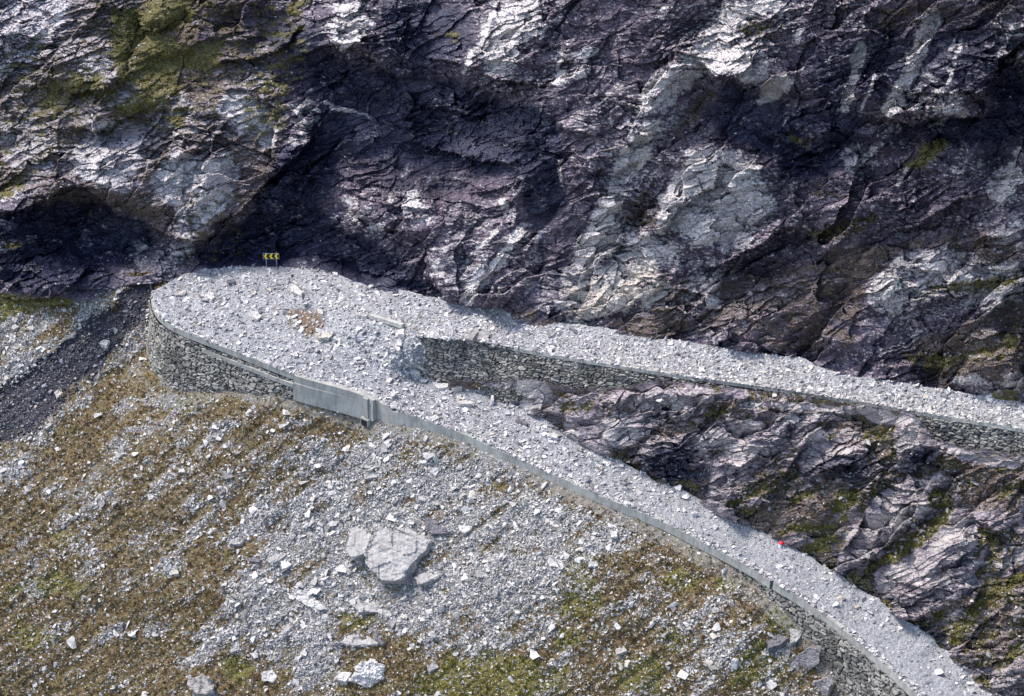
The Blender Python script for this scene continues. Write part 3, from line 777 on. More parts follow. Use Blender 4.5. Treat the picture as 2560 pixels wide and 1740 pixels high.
md_pale = poly_mask([
    (.9, [1300,940,1330,940,1380,965,1370,1000,1340,1035,1300,1020,1280,990]), (.55, [1240,965,1300,970,1350,1060,1450,1060,1450,1100,1300,1040]), (.75, [1500,1050,1560,1030,1600,1080,1560,1130,1520,1120]),
    (.8, Z6(170,540,230,480,320,560,300,590,200,580)), (.8, Z6(60,440,20,500,40,540)), (.85, Z6(600,620,640,600,740,630,700,670,610,650)), (.9, Z6(310,720,400,680,600,660,610,700,480,750,380,780)),
    (.85, Z6(480,790,600,740,720,760,740,810,640,850,590,830,500,820)), (.8, Z6(510,880,680,860,700,900,560,900)), (.95, Z6(870,580,1000,590,1130,570,1050,620,950,640,880,610)),
    (.75, Z6(1160,680,1280,640,1350,680,1340,720,1170,730)), (.75, Z6(1010,700,1070,670,1100,700,1040,760,1000,740)), (.8, Z9(1100,620,1250,600,1290,760,1200,800,1010,790,1060,700)), (.6, Z9(1000,880,1250,800,1250,900,1000,980)),
    (.6, Z9(220,920,520,900,660,900,540,970,240,980)), (.65, Z0(1050,60,1200,0,1500,0,1510,60,1400,180,1150,270,1070,260)), (.55, Z0(900,260,1000,130,1070,150,1050,300,880,310)),
    (.6, Z0(1550,340,1680,180,1870,110,1900,180,1750,280,1640,400,1450,470)), (.85, Z0(1720,270,1850,230,1940,280,1960,320,1850,350,1720,350)), (.55, Z0(1100,640,1350,560,1430,560,1280,700,1100,720)),
    (.6, Z0(1340,740,1480,620,1640,620,1680,740,1500,760)), (.75, Z0(870,400,1000,380,1000,500,850,520,840,480)), (.6, Z0(720,320,880,180,900,130,940,120,850,300,760,380)),
    (.75, Z0(2000,560,2200,380,2317,340,2317,560,2100,640,1940,720)), (.8, Z0(1620,1020,1760,960,1760,1040,1680,1100,1600,1090)), (.6, Z0(2100,1500,2250,1380,2317,1350,2317,1580,2100,1580)),
    (.55, Z9(1580,1240,1700,1200,1720,1330,1600,1420)), (.6, Z9(1200,1250,1500,1180,1540,1230,1300,1320,1200,1320)), (.5, Z0(1700,1000,2317,700,2317,1200,1900,1400,1600,1300)), (.5, [2000,1200,2060,1190,2080,1240,2010,1230]),
    (.6, Z9(780,1350,1050,1260,1000,1400,850,1500,780,1480)), (.6, [2700,1300,2900,1300,2800,1500,2650,1480])], 1)
md_moss = poly_mask([
    (.9, Z6(500,1110,620,1060,820,960,900,940,760,1040,680,1080,540,1150)), (.9, Z6(880,1130,960,1050,1100,990,1160,980,1000,1090,900,1150)), (.85, Z6(1140,1140,1200,1020,1330,1030,1330,1100,1200,1180)),
    (.8, Z6(820,1320,860,1260,1000,1220,1180,1230,1260,1160,1300,1180,1200,1260,1060,1300,900,1290)), (.8, Z6(960,1400,1060,1320,1200,1290,1260,1250,1130,1400,1000,1430)),
    (.7, Z6(350,600,430,530,540,500,560,560,440,600)), (.9, Z0(880,620,1000,540,1120,480,1250,380,1400,300,1460,220,1600,100,1560,0,1700,0,1700,100,1600,260,1450,380,1320,470,1200,560,1050,580,950,680)),
    (.85, Z0(1880,220,1990,230,2060,300,1960,420,1900,540,1850,500,1950,330)), (.9, Z0(850,850,950,900,1150,870,1160,920,1120,1000)), (.85, Z0(1220,1050,1500,1060,1540,960,1680,960,1600,1040,1300,1130)),
    (.75, Z0(1640,1280,1700,1060,1850,920,2000,780,2317,600,2317,720,2050,900,1950,1000,1850,1150,1750,1290)), (.8, Z0(2100,1400,2180,1300,2317,1200,2317,1350,2200,1420,2050,1560)),
    (.6, Z9(620,780,700,700,760,700,720,900,650,860)), (.7, Z9(230,620,330,600,330,660,240,680)), (.6, Z9(280,780,480,740,500,780,300,830)), (.6, Z9(640,1050,730,980,740,1080,600,1080)),
    (.6, Z9(800,1160,920,1160,900,1210,800,1200)), (.7, Z9(1320,1560,1350,1320,1500,1330,1600,1400,1500,1560)), (.7, Z9(2050,1480,2000,1380,2180,1270,2324,1230,2324,1350,2200,1400)), (.6, Z9(1420,950,1560,900,1640,960,1440,1040)),
    (.55, [1490,1110,1560,1130,1620,1180,1700,1230,1780,1290,1740,1300,1600,1220]), (.6, [1400,1010,1500,1000,1470,1040,1400,1040]), (.8, [2600,1200,2800,1100,2900,1200,2700,1300])], 1)
md_soil = poly_mask([
    (.6, [1500,1010,1600,1010,1600,1030,1500,1050]), (.5, Z9(300,640,1000,560,1000,1000,760,1200,620,1100,700,900,300,860)), (.6, Z9(1400,1000,2324,1050,2324,1577,1560,1577,1700,1200,1300,1150)),
    (.6, Z0(250,420,600,330,700,280,640,420,450,500,340,500)), (.5, Z0(100,260,400,180,700,130,600,260,300,260)), (.6, [1850,1280,2100,1180,2150,1260,1900,1380]), (.5, Z0(1600,900,2317,600,2317,1580,1700,1300)),
    (.6, Z6(1480,1350,1700,1150,1750,1200,1560,1400)), (.5, [2600,1150,3000,1150,3000,2200,2500,2000])], 3)
md_wet = poly_mask([
    (.95, Z6(60,860,100,760,250,740,330,800,300,860,180,900)), (.85, Z6(60,880,460,870,420,1100,250,1090,100,980)), (.8, Z9(990,1010,1100,940,1400,880,1440,950,1240,1100,1050,1100)),
    (.9, Z9(20,1220,40,1100,400,980,600,1000,560,1090,280,1130,120,1220)), (.75, Z9(300,1130,600,1090,740,1060,720,1200,600,1300,480,1300,480,1200,280,1190)), (.8, Z0(400,500,520,400,720,290,740,330,700,560,650,620,500,600)),
    (.8, Z0(780,520,880,280,950,120,960,180,860,400,830,560,760,560)), (.9, Z0(1750,860,1850,720,1940,700,1940,780,1850,930,1780,920)), (.8, Z0(1080,560,990,680,1060,820,1000,820,900,740,880,660)),
    (.7, Z0(660,620,850,560,880,700,940,780,780,740)), (.7, Z9(640,1480,760,1200,800,1300,780,1577,660,1577)), (.7, Z0(1500,1250,1600,1140,1690,1100,1600,1280)), (.6, [1500,1090,1620,1130,1680,1160,1700,1240,1620,1200,1520,1140]),
    (.6, Z0(1870,560,2100,380,2317,260,2317,330,2000,500)), (.6, Z0(1500,600,1900,420,1850,650,1650,900,1500,950))], 2)
md_dust = poly_mask([(1, Z6(560,540,640,480,900,500,1400,530,1700,600,1560,640,1380,580,1100,560,800,540)), (1, Z9(1480,900,1650,880,1850,960,1960,1000,2324,1020,2324,1140,2000,1120,1700,1050,1500,960)), (.9, Z9(560,500,900,560,1060,600,900,700,700,620))], 2)

u, v = MD.u, MD.v
warpx = MD.px + 12 * fbm(u / 1.4, v / 1.4, 5, 601, .62); warpy = MD.py + 12 * fbm(u / 1.4 + 9, v / 1.4, 5, 602, .62)
rr, j1, j2, j3, a2, rough, cel = rock_relief(None, MD, 1.0, 28, 31)
edge = np.minimum(sstep(0, 36, MD.py - MD.tp[None]), sstep(0, 30, MD.bt[None] - MD.py))
moss = samp(md_moss, warpx, warpy); soil = samp(md_soil, warpx, warpy); dust = sstep(.4, .7, samp(md_dust, warpx, warpy))
mossm = sstep(.30, .66, moss * .9 + .65 * fbm(u / 1.0, v / .55, 5, 605, .65))
soilm = sstep(.30, .6, soil + .75 * fbm(u / 1.3, v / .6, 5, 607, .65) + .06) * .9
lum0 = samp(md_lump, MD.px + (warpx - MD.px) * .8, MD.py + (warpy - MD.py) * .8)
hollow = 1 - sstep(-.15, .25, lum0 * .7 + .9 * fbm(u / 2.2, v / 1.0, 5, 611, .6) + .5 * cel + .05)
mo2 = sstep(-.1, .25, fbm(u / 3, v / 2, 3, 612) + .35 * fbm(u / .7, v / .5, 3, 613) + .3 * sstep(1400, 2200, MD.px) - .12)
mossm = np.maximum(mossm, hollow * mo2 * .8); soilm = np.maximum(soilm, hollow * .75)
cover = np.clip(np.maximum(mossm, soilm * .8) + dust, 0, 1)
lum = samp(md_lump, MD.px + (warpx - MD.px) * .5, MD.py + (warpy - MD.py) * .5)
led = samp(md_ledge, MD.px + (warpx - MD.px) * .5, MD.py + (warpy - MD.py) * .5)
MD.push(toward=(lum * .55 + led) * edge + rr * 1.0 * (.15 + .85 * edge) * (1 - .5 * cover) + 1.1 * np.exp(-(MD.py - MD.tp[None]) / 45.))
MD.nor = MD.normals()
MD.push(along=(.05 * fbm(u / .25, v / .2, 2, 79) * (1 - dust) + np.maximum(mossm, soilm) * .16 * (fbm(u / .4, v / .3, 3, 80) + .3)))
hi = fbm(u / .42, v / .2, 4, 606, .65); mid = fbm(u / 1.8, v / 1.0, 4, 608)
pale = sstep(.30, .75, samp(md_pale, warpx, warpy) * .75 + .55 * hi + .35 * mid + .3 * cel + .14 + .14 * np.clip(lum0, 0, 2)) * .62
glint_speck = sstep(.30, .44, hi + .25 * mid); pale = np.maximum(pale, glint_speck * .8) * (1 - .7 * (1 - sstep(0, .1, j2)))
wet_shade = sstep(.3, .8, samp(md_wet, warpx, warpy) + .2 * mid) * (1 - .7 * glint_speck)
flat_glint = sstep(.66, .9, MD.nor[..., 2]).astype(np.float32)
pale = np.maximum(pale, flat_glint * sstep(-.2, .2, hi + .3 * mid) * .6)  # upward facets of the slope get the same painted glints
tone = np.clip(.85 + .6 * fbm(u / 4, v / 3, 3, 609) + .3 * a2, 0, 1)
pale = np.maximum(pale, dust * .55) * (1 - np.where(dust > .3, 0, mossm * .3))
mossm_m, soilm_m = mossm * (1 - dust), soilm * (1 - pale) * (1 - dust)
o = MD.build('mountain_slope', M_ROCK2, {'cover': np.stack([pale * (1 - soilm * .6), mossm * (1 - dust), soilm * (1 - pale) * (1 - dust)], -1), 'kind': np.stack([.25 + 0 * pale, np.maximum(wet_shade, (1 - sstep(.0, .07, j2)) * .8) * (1 - dust) * (1 - pale * .6), tone], -1)}, kind='structure')

# ------------------------------------------------------------------ LOWER SLOPE
sel = slice(i_tip, None, 40)
ctrl = [(x, y, z) for x, y, z in zip(foot_px[sel], foot_py[sel], foot[sel, 2]) if x > 355]
ctrl += [(380,735,-1.6),(400,694,-.2),(300,705,-1.0),(300,800,-4.3),(200,745,-2.4),(100,790,-4.4),(0,748,-3.4),(-600,745,-6.5),(0,900,-8.6),(0,1150,-16.4),(200,1000,-11.0),(330,930,-8.8),
         (200,1300,-19.5),(0,1500,-27),(0,1740,-34.5),(-600,1100,-17),(-600,1740,-36),(600,1250,-14.8),(600,1500,-22.6),(600,1740,-30),(600,2100,-41),(0,2100,-46),
         (1100,1350,-12.4),(1100,1550,-18.5),(1100,1740,-24.4),(1100,2100,-36),(1500,1400,-9.4),(1500,1550,-14),(1500,1740,-20),(1500,2100,-31),(1850,1600,-12.6),(1850,1740,-17),(1850,2100,-28),(2100,1900,-20),(2200,2100,-25),(2400,2150,-24)]
F_LOW = Field(ctrl, 1e-3)
fx = foot_px[i_tip:]; fy = foot_py[i_tip:]
mono = np.maximum.accumulate(fx) <= fx + 1e-6
fxm, fym = fx[mono], fy[mono]
keep = fxm > 741
tl = [(x, y - 16) for x, y in BASE_L if x <= 400] + [(a, b - 14) for a, b in zip(fxm[keep], fym[keep])]
top_low = line(tl)
LW = Sheet(columns(-600, 2350), top_low, lambda x: np.full(x.shape, 2080.0), int(1180 / STEP), F_LOW)
lw_scree = poly_mask([
    (1, [960,1060,1250,1120,1450,1230,1640,1330,1640,1380,1500,1420,1450,1520,1400,1560,1300,1600,1150,1620,950,1600,880,1560,850,1740,720,1740,660,1650,560,1640,480,1700,470,1640,520,1540,580,1440,600,1340,640,1250,740,1200,790,1120,880,1090]),
    (.62, [340,930,560,1010,760,1050,960,1090,780,1130,720,1220,600,1300,450,1200,300,1150,250,1050]), (.95, [0,770,150,765,300,705,420,690,360,820,350,900,280,950,160,1060,60,1170,-100,1250,-300,1200,-200,800]),
    (.8, [120,1240,180,1230,240,1290,200,1330,120,1310]), (.85, [0,1400,60,1380,90,1430,40,1460,-60,1460]), (.5, [0,1150,560,1100,640,1250,560,1400,500,1480,200,1500,0,1480]), (.4, [0,1480,500,1480,480,1740,0,1740]),
    (.5, [1400,1560,1640,1380,1800,1440,1870,1490,1830,1560,1760,1640,1700,1760,1300,1760]), (.95, [1850,1480,1920,1500,1850,1600,1800,1680,1740,1760,1690,1760,1760,1640,1800,1560]), (.6, [1860,1500,2000,1580,2100,1760,1800,1760]),
    (.8, K(700,1100,2.469,900,1300,1100,1270,1300,1250,1500,1100,1560,1300,1200,1400,950,1400)), (.4, [-600,1500,0,1500,0,2080,-600,2080]), (.6, [400,1760,2300,1760,2300,2080,400,2080])], 11)
lw_moss = poly_mask([
    (.95, K(0,1100,2.469,1340,1390,1400,1330,1500,1330,1560,1400,1540,1450,1420,1500,1350,1460)), (.7, K(0,1100,2.469,0,900,300,800,500,850,620,900,500,960,200,950,0,980)), (.6, K(0,1100,2.469,900,800,1060,760,1100,820,950,860)),
    (.7, K(0,1100,2.469,300,560,420,540,520,640,300,640)), (.6, K(0,1100,2.469,30,1080,300,1150,400,1280,100,1300)), (.7, K(0,1100,2.469,1380,660,1480,640,1470,720,1380,740)), (.7, K(0,1100,2.469,1200,560,1260,560,1240,660)),
    (.8, K(700,1100,2.469,500,860,560,800,590,900,620,970,540,960)), (.75, K(700,1100,2.469,300,1080,440,1020,560,1080,660,1120,560,1140,380,1140)), (.8, K(700,1100,2.469,1640,1000,1720,780,1820,620,1900,600,1960,700,1900,780,1990,900,2000,1040,1860,1100,1700,1060)),
    (.75, K(700,1100,2.469,1700,1200,1850,1150,1900,1240,1720,1300)), (.9, K(700,1100,2.469,1020,1350,1250,1300,1330,1260,1500,1330,1640,1400,1790,1400,1780,1500,1700,1580,900,1580,860,1480)), (.85, K(700,1100,2.469,850,1480,900,1420,980,1460,960,1580,800,1580)),
    (.8, K(700,1100,2.469,2060,1400,2222,1330,2222,1560,2050,1540)), (.9, K(1560,1200,2.324,830,800,860,700,950,720,1000,850,950,900,850,900)), (.85, K(1560,1200,2.324,700,1000,760,920,900,1000,1000,990,900,1150,700,1200,600,1180)),
    (.8, K(1560,1200,2.324,200,560,330,480,460,560,400,660,240,620)), (.8, K(1560,1200,2.324,500,560,640,540,720,600,620,660,520,650)), (.8, K(1560,1200,2.324,0,1050,180,1020,260,1120,200,1240,0,1240)), (.7, K(1560,1200,2.324,200,880,360,850,380,960,240,1040)),
    (1, [-200,742,150,745,195,745,150,770,80,775,30,800,0,815,-200,840]), (.5, [420,980,560,1000,480,1030,400,1010]), (.6, K(0,640,2.634,1100,930,1317,900,1317,1000,1150,1020)), (.7, [-400,1500,-100,1500,-100,1800,-400,1700])], 3)
lw_dust = poly_mask([(1, [352,830,345,900,380,965,430,985,560,965,730,985,930,1060,1100,1090,1300,1170,1500,1262,1700,1360,1800,1420,1930,1500,1990,1560,2080,1650,2130,1740,2060,1740,1960,1620,1880,1530,1700,1430,1500,1320,1300,1220,1100,1120,930,1090,760,1050,600,1000,430,1020,370,1000,325,930,335,850]), (.8, [2000,1650,2090,1600,2130,1760,1960,1760])], 3)
lw_wet = poly_mask([(1, [410,690,330,700,235,800,140,880,60,940,0,990,-100,1040,-100,1140,0,1125,60,1085,130,1040,190,970,275,905,330,830,385,755])], 4)
u, v = LW.u, LW.v
warpx = LW.px + 34 * fbm(u / 3, v / 3, 5, 701, .6); warpy = LW.py + 26 * fbm(u / 3 + 9, v / 3, 5, 702, .6)
scree0 = samp(lw_scree, warpx, warpy); moss0 = samp(lw_moss, warpx, warpy); wet0 = samp(lw_wet, warpx, warpy)
fd = LW.py - np.interp(LW.px, fxm[keep], fym[keep]) + (warpy - LW.py) * .5
wd = np.interp(LW.px, [700, 950, 1250, 1500, 1700, 1900, 2100, 2300], [42, 46, 34, 44, 62, 62, 90, 90])
dustw = np.where(LW.px > 741, 1.15 * (1 - sstep(wd * .35, wd * 1.15, fd)), samp(lw_dust, LW.px + (warpx - LW.px) * .3, LW.py + (warpy - LW.py) * .3))
hi = fbm(u / .6, v / .35, 4, 706, .65); mid = fbm(u / 3.0, v / 1.6, 4, 707)
a, b_ = rot(u, v, 38)
run = fbm(a / 5.5, b_ / 1.1, 4, 709)                   # stripes of creep running down the slope
patch = fbm(a / 7, b_ / 2.6, 5, 716, .6)
screem = sstep(.35, .85, scree0 * .80 + .35 * run + .75 * hi + .35 * mid + .75 * patch)
mossm = sstep(.26, .62, moss0 * 1.1 + .6 * fbm(u / 1.6, v / .9, 5, 705, .6) + .12 * mid) * (1 - screem * .6)
screem = screem * (1 - .55 * sstep(.3, .9, moss0))
dustm = sstep(.45, 1.0, dustw + .35 * mid + .15 * hi) * .62
wet_shade = sstep(.25, .7, wet0 + .6 * hi + .5 * mid + .3 * run)
edge = np.where(LW.px < 741, 1.0, sstep(0, 40, LW.py - LW.tp[None]))
rel = .9 * fbm(u / 9, v / 7, 4, 710) + .35 * run + .16 * fbm(u / 1.1, v / .8, 3, 711) + screem * .13 * facets(u, v, .8, .45, 20, 712)[0] - wet_shade * .5
LW.push(toward=rel * edge * (1 - .6 * dustm))
LW.nor = LW.normals()
LW.push(along=(1 - dustm) * (.07 * fbm(u / .3, v / .22, 2, 713) + (1 - screem) * .12 * fbm(u / .5, v / .35, 3, 714)))
mossm_l, run_l, hi_l, wetm_l = mossm, run, hi, wet_shade
LW.build('scree_slope', M_SCREE, {'cover': np.stack([screem, mossm, dustm * .9], -1), 'kind': np.stack([0 * hi, wet_shade, hi], -1)}, kind='structure')

# ------------------------------------------------------------------ ROADS
def road_cover(s, seed, brown=None, dustk=0.0):
    n = fbm(s.u / 1.2, s.v / .6, 4, seed)
    return np.stack([0 * n + .5, sstep(.1, .6, n * .6 + dustk), brown if brown is not None else 0 * n], -1)

rim_line = line([(a, b) for a, b in zip(rim_px[i_tip:], rim_py[i_tip:]) if True])
mr = np.maximum.accumulate(rim_px[i_tip:]) <= rim_px[i_tip:] + 1e-6
rim_line = line(np.column_stack([rim_px[i_tip:][mr], rim_py[i_tip:][mr] + 1]))
inner = [tuple(a[:2]) for a in FAR[:9]] + [(1000, 738), (1010, 818), (1046, 834), (1062, 872), (1082, 915)] + [tuple(a[:2]) for a in INN[1:]]
ctrl = [tuple(a) for a in FAR[:10]] + [tuple(a) for a in INN] + [tuple(a) for a in RIM[3:]]
ctrl += [(600,760,-.1),(750,800,.1),(700,720,.45),(850,760,1.0),(850,860,-.2),(900,795,1.5),(950,810,1.8),(1000,830,2.0),(1000,790,2.1),(900,850,.2),(940,870,.0),(985,905,-.5),(1000,880,.5),(950,930,-1.5),(1020,826,2.25),(1046,836,2.35),(1035,850,1.8),(1062,872,.95),(1045,875,.8),(1078,905,-.9),(1085,922,-1.8),(1040,915,-.8),(1000,960,-2.3),(880,920,-1.4)]
F_ROADL = Field(ctrl, 3e-4)
RL = Sheet(columns(rim_px[i_tip:].min() + 1.0, 2500, 2.2), line(inner), rim_line, 190, F_ROADL)
n1 = fbm(RL.u / 2.5, RL.v / 1.2, 4, 801)
brown = poly_mask([(1, [715,785,745,768,800,780,812,812,795,838,760,842,725,815]), (.8, [680,760,700,765,695,780,682,775])], 1)
ruts = streaks([(1,14,[1500,1215,1700,1310,1900,1420,2050,1510,2200,1630,2330,1750]),(1,10,[1560,1180,1760,1280,1950,1385,2120,1490,2260,1600,2420,1760])])
dk = streaks([(.8,46,[1660,1300,1760,1350,1900,1430,2000,1500,2150,1610,2320,1760]), (.5,60,[2200,1600,2300,1680,2420,1790]), (.5,50,[1700,1290,1900,1400])])
inn_d = RL.py - RL.tp[None]
pile = .9 * np.exp(-inn_d / 30.0) * sstep(1000, 1300, RL.px) * sstep(-.4, .3, fbm(RL.u / 4, RL.v / 4, 2, 805) + .2)
fademask = sstep(0, 12, RL.bt[None] - RL.py)
RL.push(along=(.28 * n1 + .12 * fbm(RL.u / .5, RL.v / .3, 3, 802) + pile * .8 + .5 * np.maximum(0, fbm(RL.u / 5, RL.v / 2.5, 3, 803)) * (1 - sstep(1000, 1300, RL.px))) * fademask)
RL.nor = RL.normals()
dust = np.clip(samp(dk, RL.px, RL.py), 0, 1)
RL.build('lower_road', M_ROAD, {'cover': road_cover(RL, 810, samp(brown, RL.px + 12 * n1, RL.py + 12 * n1), .25 * dust)}, kind='structure')

ctrl = [tuple(a) for a in FAR[9:]] + [tuple(a) for a in UPR] + [(1000, 738, 1.9)]
F_ROADU = Field(ctrl, 3e-4)
RU = Sheet(columns(998, 3200, 2.2), line([(990, 736)] + [tuple(a[:2]) for a in FAR[9:]]), line([(x, y + 1) for x, y, z in UPR]), 60, F_ROADU)
n1 = fbm(RU.u / 2.5, RU.v / 1.2, 4, 821)
RU.push(along=(.22 * n1 + .12 * fbm(RU.u / .5, RU.v / .3, 3, 822) + .8 * np.exp(-(RU.py - RU.tp[None]) / 16.)) * sstep(0, 10, RU.bt[None] - RU.py))
RU.nor = RU.normals()
RU.build('upper_road', M_ROAD, {'cover': road_cover(RU, 823)}, kind='structure')

# ------------------------------------------------------------------ WALLS
def wall_ribbon(curve, nrm, hgt, s, seed, top_off=0.0, batter=BATTER, back=0.0, cell=(0.80, 0.40)):
    hmax = float(hgt.max()) + 1.2
    nh = int(hmax / 0.085)
    t = np.linspace(0, 1, nh)[:, None]
    h = top_off + t * (hgt[None, :] + 1.2 - top_off)
    uu = np.repeat(s[None, :], nh, 0).astype(np.float32); vv = -h.astype(np.float32)
    wu = uu + .30 * fbm(uu / .9, vv / .9, 4, seed + 1); wv = vv + .22 * fbm(uu / 1.2 + 5, vv / .8, 4, seed + 2)
    # two sizes of stone, laid roughly in courses
    f1, f2, c, du, dv = worley(wu / cell[0], wv / cell[1], seed, 1.0)
    g1_, g2_, c_, du_, dv_ = worley(wu / (cell[0] * .55) + 50, wv / (cell[1] * .62), seed + 3, 1.0)
    sel_ = fbm(uu / 1.4, vv / 1.0, 3, seed + 8) > .05
    f1 = np.where(sel_, g1_, f1); f2 = np.where(sel_, g2_, f2); c = np.where(sel_, c_, c); du = np.where(sel_, du_, du); dv = np.where(sel_, dv_, dv)
    e = f2 - f1
    rel = .17 * sstep(0, .30, e) + .10 * (c - .5) + .07 * (np.cos(c * 91) * du + np.sin(c * 71) * dv) + .03 * fbm(uu / .2, vv / .2, 2, seed + 3)
    rel += .30 * fbm(uu / 4, vv / 2.5, 3, seed + 4)
    off = batter * h + rel - back
    pos = curve[None] + nrm[None] * off[..., None] - np.array([0, 0, 1.]) * h[..., None]
    tone = np.clip(c * .75 + .25 * fbm(uu / 2, vv / 2, 3, seed + 5) + .08, 0, 1)
    joint = 1 - sstep(.06, .24, e)
    wet = sstep(.0, .35, fbm(uu / 2.2, vv / 7, 4, seed + 6))
    return pos, np.stack([tone, joint, wet * .75], -1)

def sweep(name, curve, nrm, prof, mat, parent, sub=None, cap=True, jitter=0.0, seed=0):
    """prof: list of (outward, up); swept along the curve, ends capped"""
    prof = np.array(prof, float)
    pos = curve[:, None, :] + nrm[:, None, :] * prof[None, :, 0:1] + np.array([0, 0, 1.]) * prof[None, :, 1:2]
    if jitter:
        k = np.arange(len(curve), dtype=np.float32)
        for q in range(len(prof)):
            jj = fbm(k * .05 + 0 * q, np.full(len(k), q * 3.3 + seed), 4, seed) * jitter
            pos[:, q, 2] += jj * .7; pos[:, q] += nrm * (jj * .6)[:, None]
    n, m = pos.shape[:2]
    i = np.arange(n - 1)[:, None] * m; j = np.arange(m)[None, :]; jn = (j + 1) % m
    f = np.stack([i + j, i + jn, i + m + jn, i + m + j], -1).reshape(-1, 4)
    if m == 4: f = np.concatenate([f, [[0, 1, 2, 3]], [[(n - 1) * m + q for q in (3, 2, 1, 0)]]])
    me = np_mesh(name, pos.reshape(-1, 3) - np.array(parent.location if parent else (0, 0, 0)), f)
    bm = bmesh.new(); bm.from_mesh(me); bmesh.ops.recalc_face_normals(bm, faces=bm.faces); bm.to_mesh(me); bm.free()
    return obj(name, me, mat, parent)

def part_range(lo, hi, px, start=0):
    idx = np.where((px >= lo) & (px <= hi) & (np.arange(len(px)) >= start))[0]
    return slice(idx[0], idx[-1] + 1)

def stone_wall(name, curve, nrm, hgt, s, seed, label, parapet, par_mat=M_CONC, top_off=0.0, back=0.0, group=None, cell=(.85, .42)):
    mid = curve[len(curve) // 2]
    root = empty(name, tuple(mid - np.array([0, 0, hgt[len(hgt) // 2]])))
    L = np.array(root.location)
    pos, tn = wall_ribbon(curve, nrm, hgt, s, seed, top_off, back=back, cell=cell)
    me = np_mesh('stonework', pos - L, grid_faces(*pos.shape[:2]), {'tone': tn})
    obj('stonework', me, M_WALL, root)
    if parapet is not None:
        sweep('parapet', curve[parapet[0]][::3], nrm[parapet[0]][::3], parapet[1], par_mat, root, jitter=.08, seed=seed)
    tag(root, label, 'wall', group)
    return root

# (a) the tall round wall of the hairpin, from behind the tip to the concrete
r1 = slice(0, part_range(380, 741, rim_px, i_tip).stop)
w1 = stone_wall('retaining_wall', rim[r1], rim_n[r1], rim_h[r1], rim_s[r1], 11, 'tall curved dry stone wall carrying the rounded end of the hairpin bend',
                None, top_off=.75, back=.0)
par1 = slice(max(0, i_tip - 40), part_range(380, 741, rim_px, i_tip).stop)
sweep('parapet', rim[par1][::2], rim_n[par1][::2], [(-.30, .07), (.12, .03), (.14, -.70), (-.30, -.70)], M_CONC, w1, jitter=.07, seed=3)
rb = part_range(507, 736, rim_px, i_tip)
sweep('ledge_beam', rim[rb][::3], rim_n[rb][::3], [(-.1, -1.05), (.40, -1.12), (.42, -1.62), (-.1, -1.62)], M_CONC, w1, jitter=.03, seed=4)
# (b) the plain concrete wall with the culvert
cidx = part_range(738, 942, rim_px, i_tip)
c_root = empty('concrete_wall', tuple(rim[(cidx.start + cidx.stop) // 2] - np.array([0, 0, 2.8])))
cc, cn = rim[cidx][::4], rim_n[cidx][::4]
k1 = np.searchsorted(proj(cc)[0], 922)
hgtc = np.interp(proj(cc)[0], [738, 922, 942], [2.95, 2.95, 2.4])
def panel(name, a, b, prof_fn, mat):
    pts = []
    for i in range(a, b):
        pr = prof_fn(i)
        pts.append([cc[i] + cn[i] * o_ + np.array([0, 0, u_]) for o_, u_ in pr])
    pts = np.array(pts); n, m = pts.shape[:2]
    i = np.arange(n - 1)[:, None] * m; j = np.arange(m)[None, :]; jn = (j + 1) % m
    f = np.stack([i + j, i + jn, i + m + jn, i + m + j], -1).reshape(-1, 4)
    f = np.concatenate([f, [[0, 1, 2, 3]], [[(n - 1) * m + q for q in (3, 2, 1, 0)]]])
    me = np_mesh(name, pts.reshape(-1, 3) - np.array(c_root.location), f)
    bm = bmesh.new(); bm.from_mesh(me); bmesh.ops.recalc_face_normals(bm, faces=bm.faces); bm.to_mesh(me); bm.free()
    return obj(name, me, mat, c_root)
panel('wall_face', 0, k1, lambda i: [(-.5, -.78), (.62, -.80), (.74, -hgtc[i]), (-.5, -hgtc[i])], M_CONC)
panel('wall_face', k1 + 1, len(cc), lambda i: [(-.5, -.78), (.66, -.80), (.70, -hgtc[i] - .1), (-.5, -hgtc[i] - .1)], M_CONC)
panel('coping', 0, len(cc), lambda i: [(-.42, .12), (.42 + .18 * i / len(cc), .08), (.46 + .18 * i / len(cc), -.775), (-.42, -.775)], M_CONC)
panel('pillar', k1 - 1, k1 + 2, lambda i: [(.5, .02), (.82, .0), (.86, -2.35), (.5, -2.35)], M_CONC)
tag(c_root, 'smooth grey concrete wall panel below the bend with a square culvert at its end', 'wall')
M_BLACK = plain('culvert_shade', (0.012, 0.012, 0.013), .9)
cu = empty('culvert', tuple(cc[k1] + cn[k1] * .2 - np.array([0, 0, 3.3]))); cl_ = np.array(cu.location)
tdir = cc[min(k1 + 4, len(cc) - 1)] - cc[k1 - 4]; tdir[2] *= 1; tdir /= np.linalg.norm(tdir)
def obox(name, c, ax, ay, az, mat, parent):
    bm = bmesh.new()
    vs = [bm.verts.new(Vector(c + sx * ax + sy * ay + sz * az - np.array(parent.location if parent else (0, 0, 0)))) for sx in (-1, 1) for sy in (-1, 1) for sz in (-1, 1)]
    for f in ((0, 1, 3, 2), (4, 6, 7, 5), (0, 4, 5, 1), (2, 3, 7, 6), (0, 2, 6, 4), (1, 5, 7, 3)): bm.faces.new([vs[i] for i in f])
    bmesh.ops.recalc_face_normals(bm, faces=bm.faces)
    me = bpy.data.meshes.new(name); bm.to_mesh(me); bm.free()
    return obj(name, me, mat, parent)
up = np.array([0, 0, 1.]); cnk = cn[k1]; base = cc[k1] - up * 3.0 + cn[k1] * .12
obox('opening', base + cnk * .72, tdir * .40, cnk * .30, up * .38, M_BLACK, cu)  # solid black block: the shade inside the culvert is painted, not recessed
obox('lintel', base + cnk * .70 + up * .46, tdir * .5, cnk * .34, up * .07, M_CONC, cu)
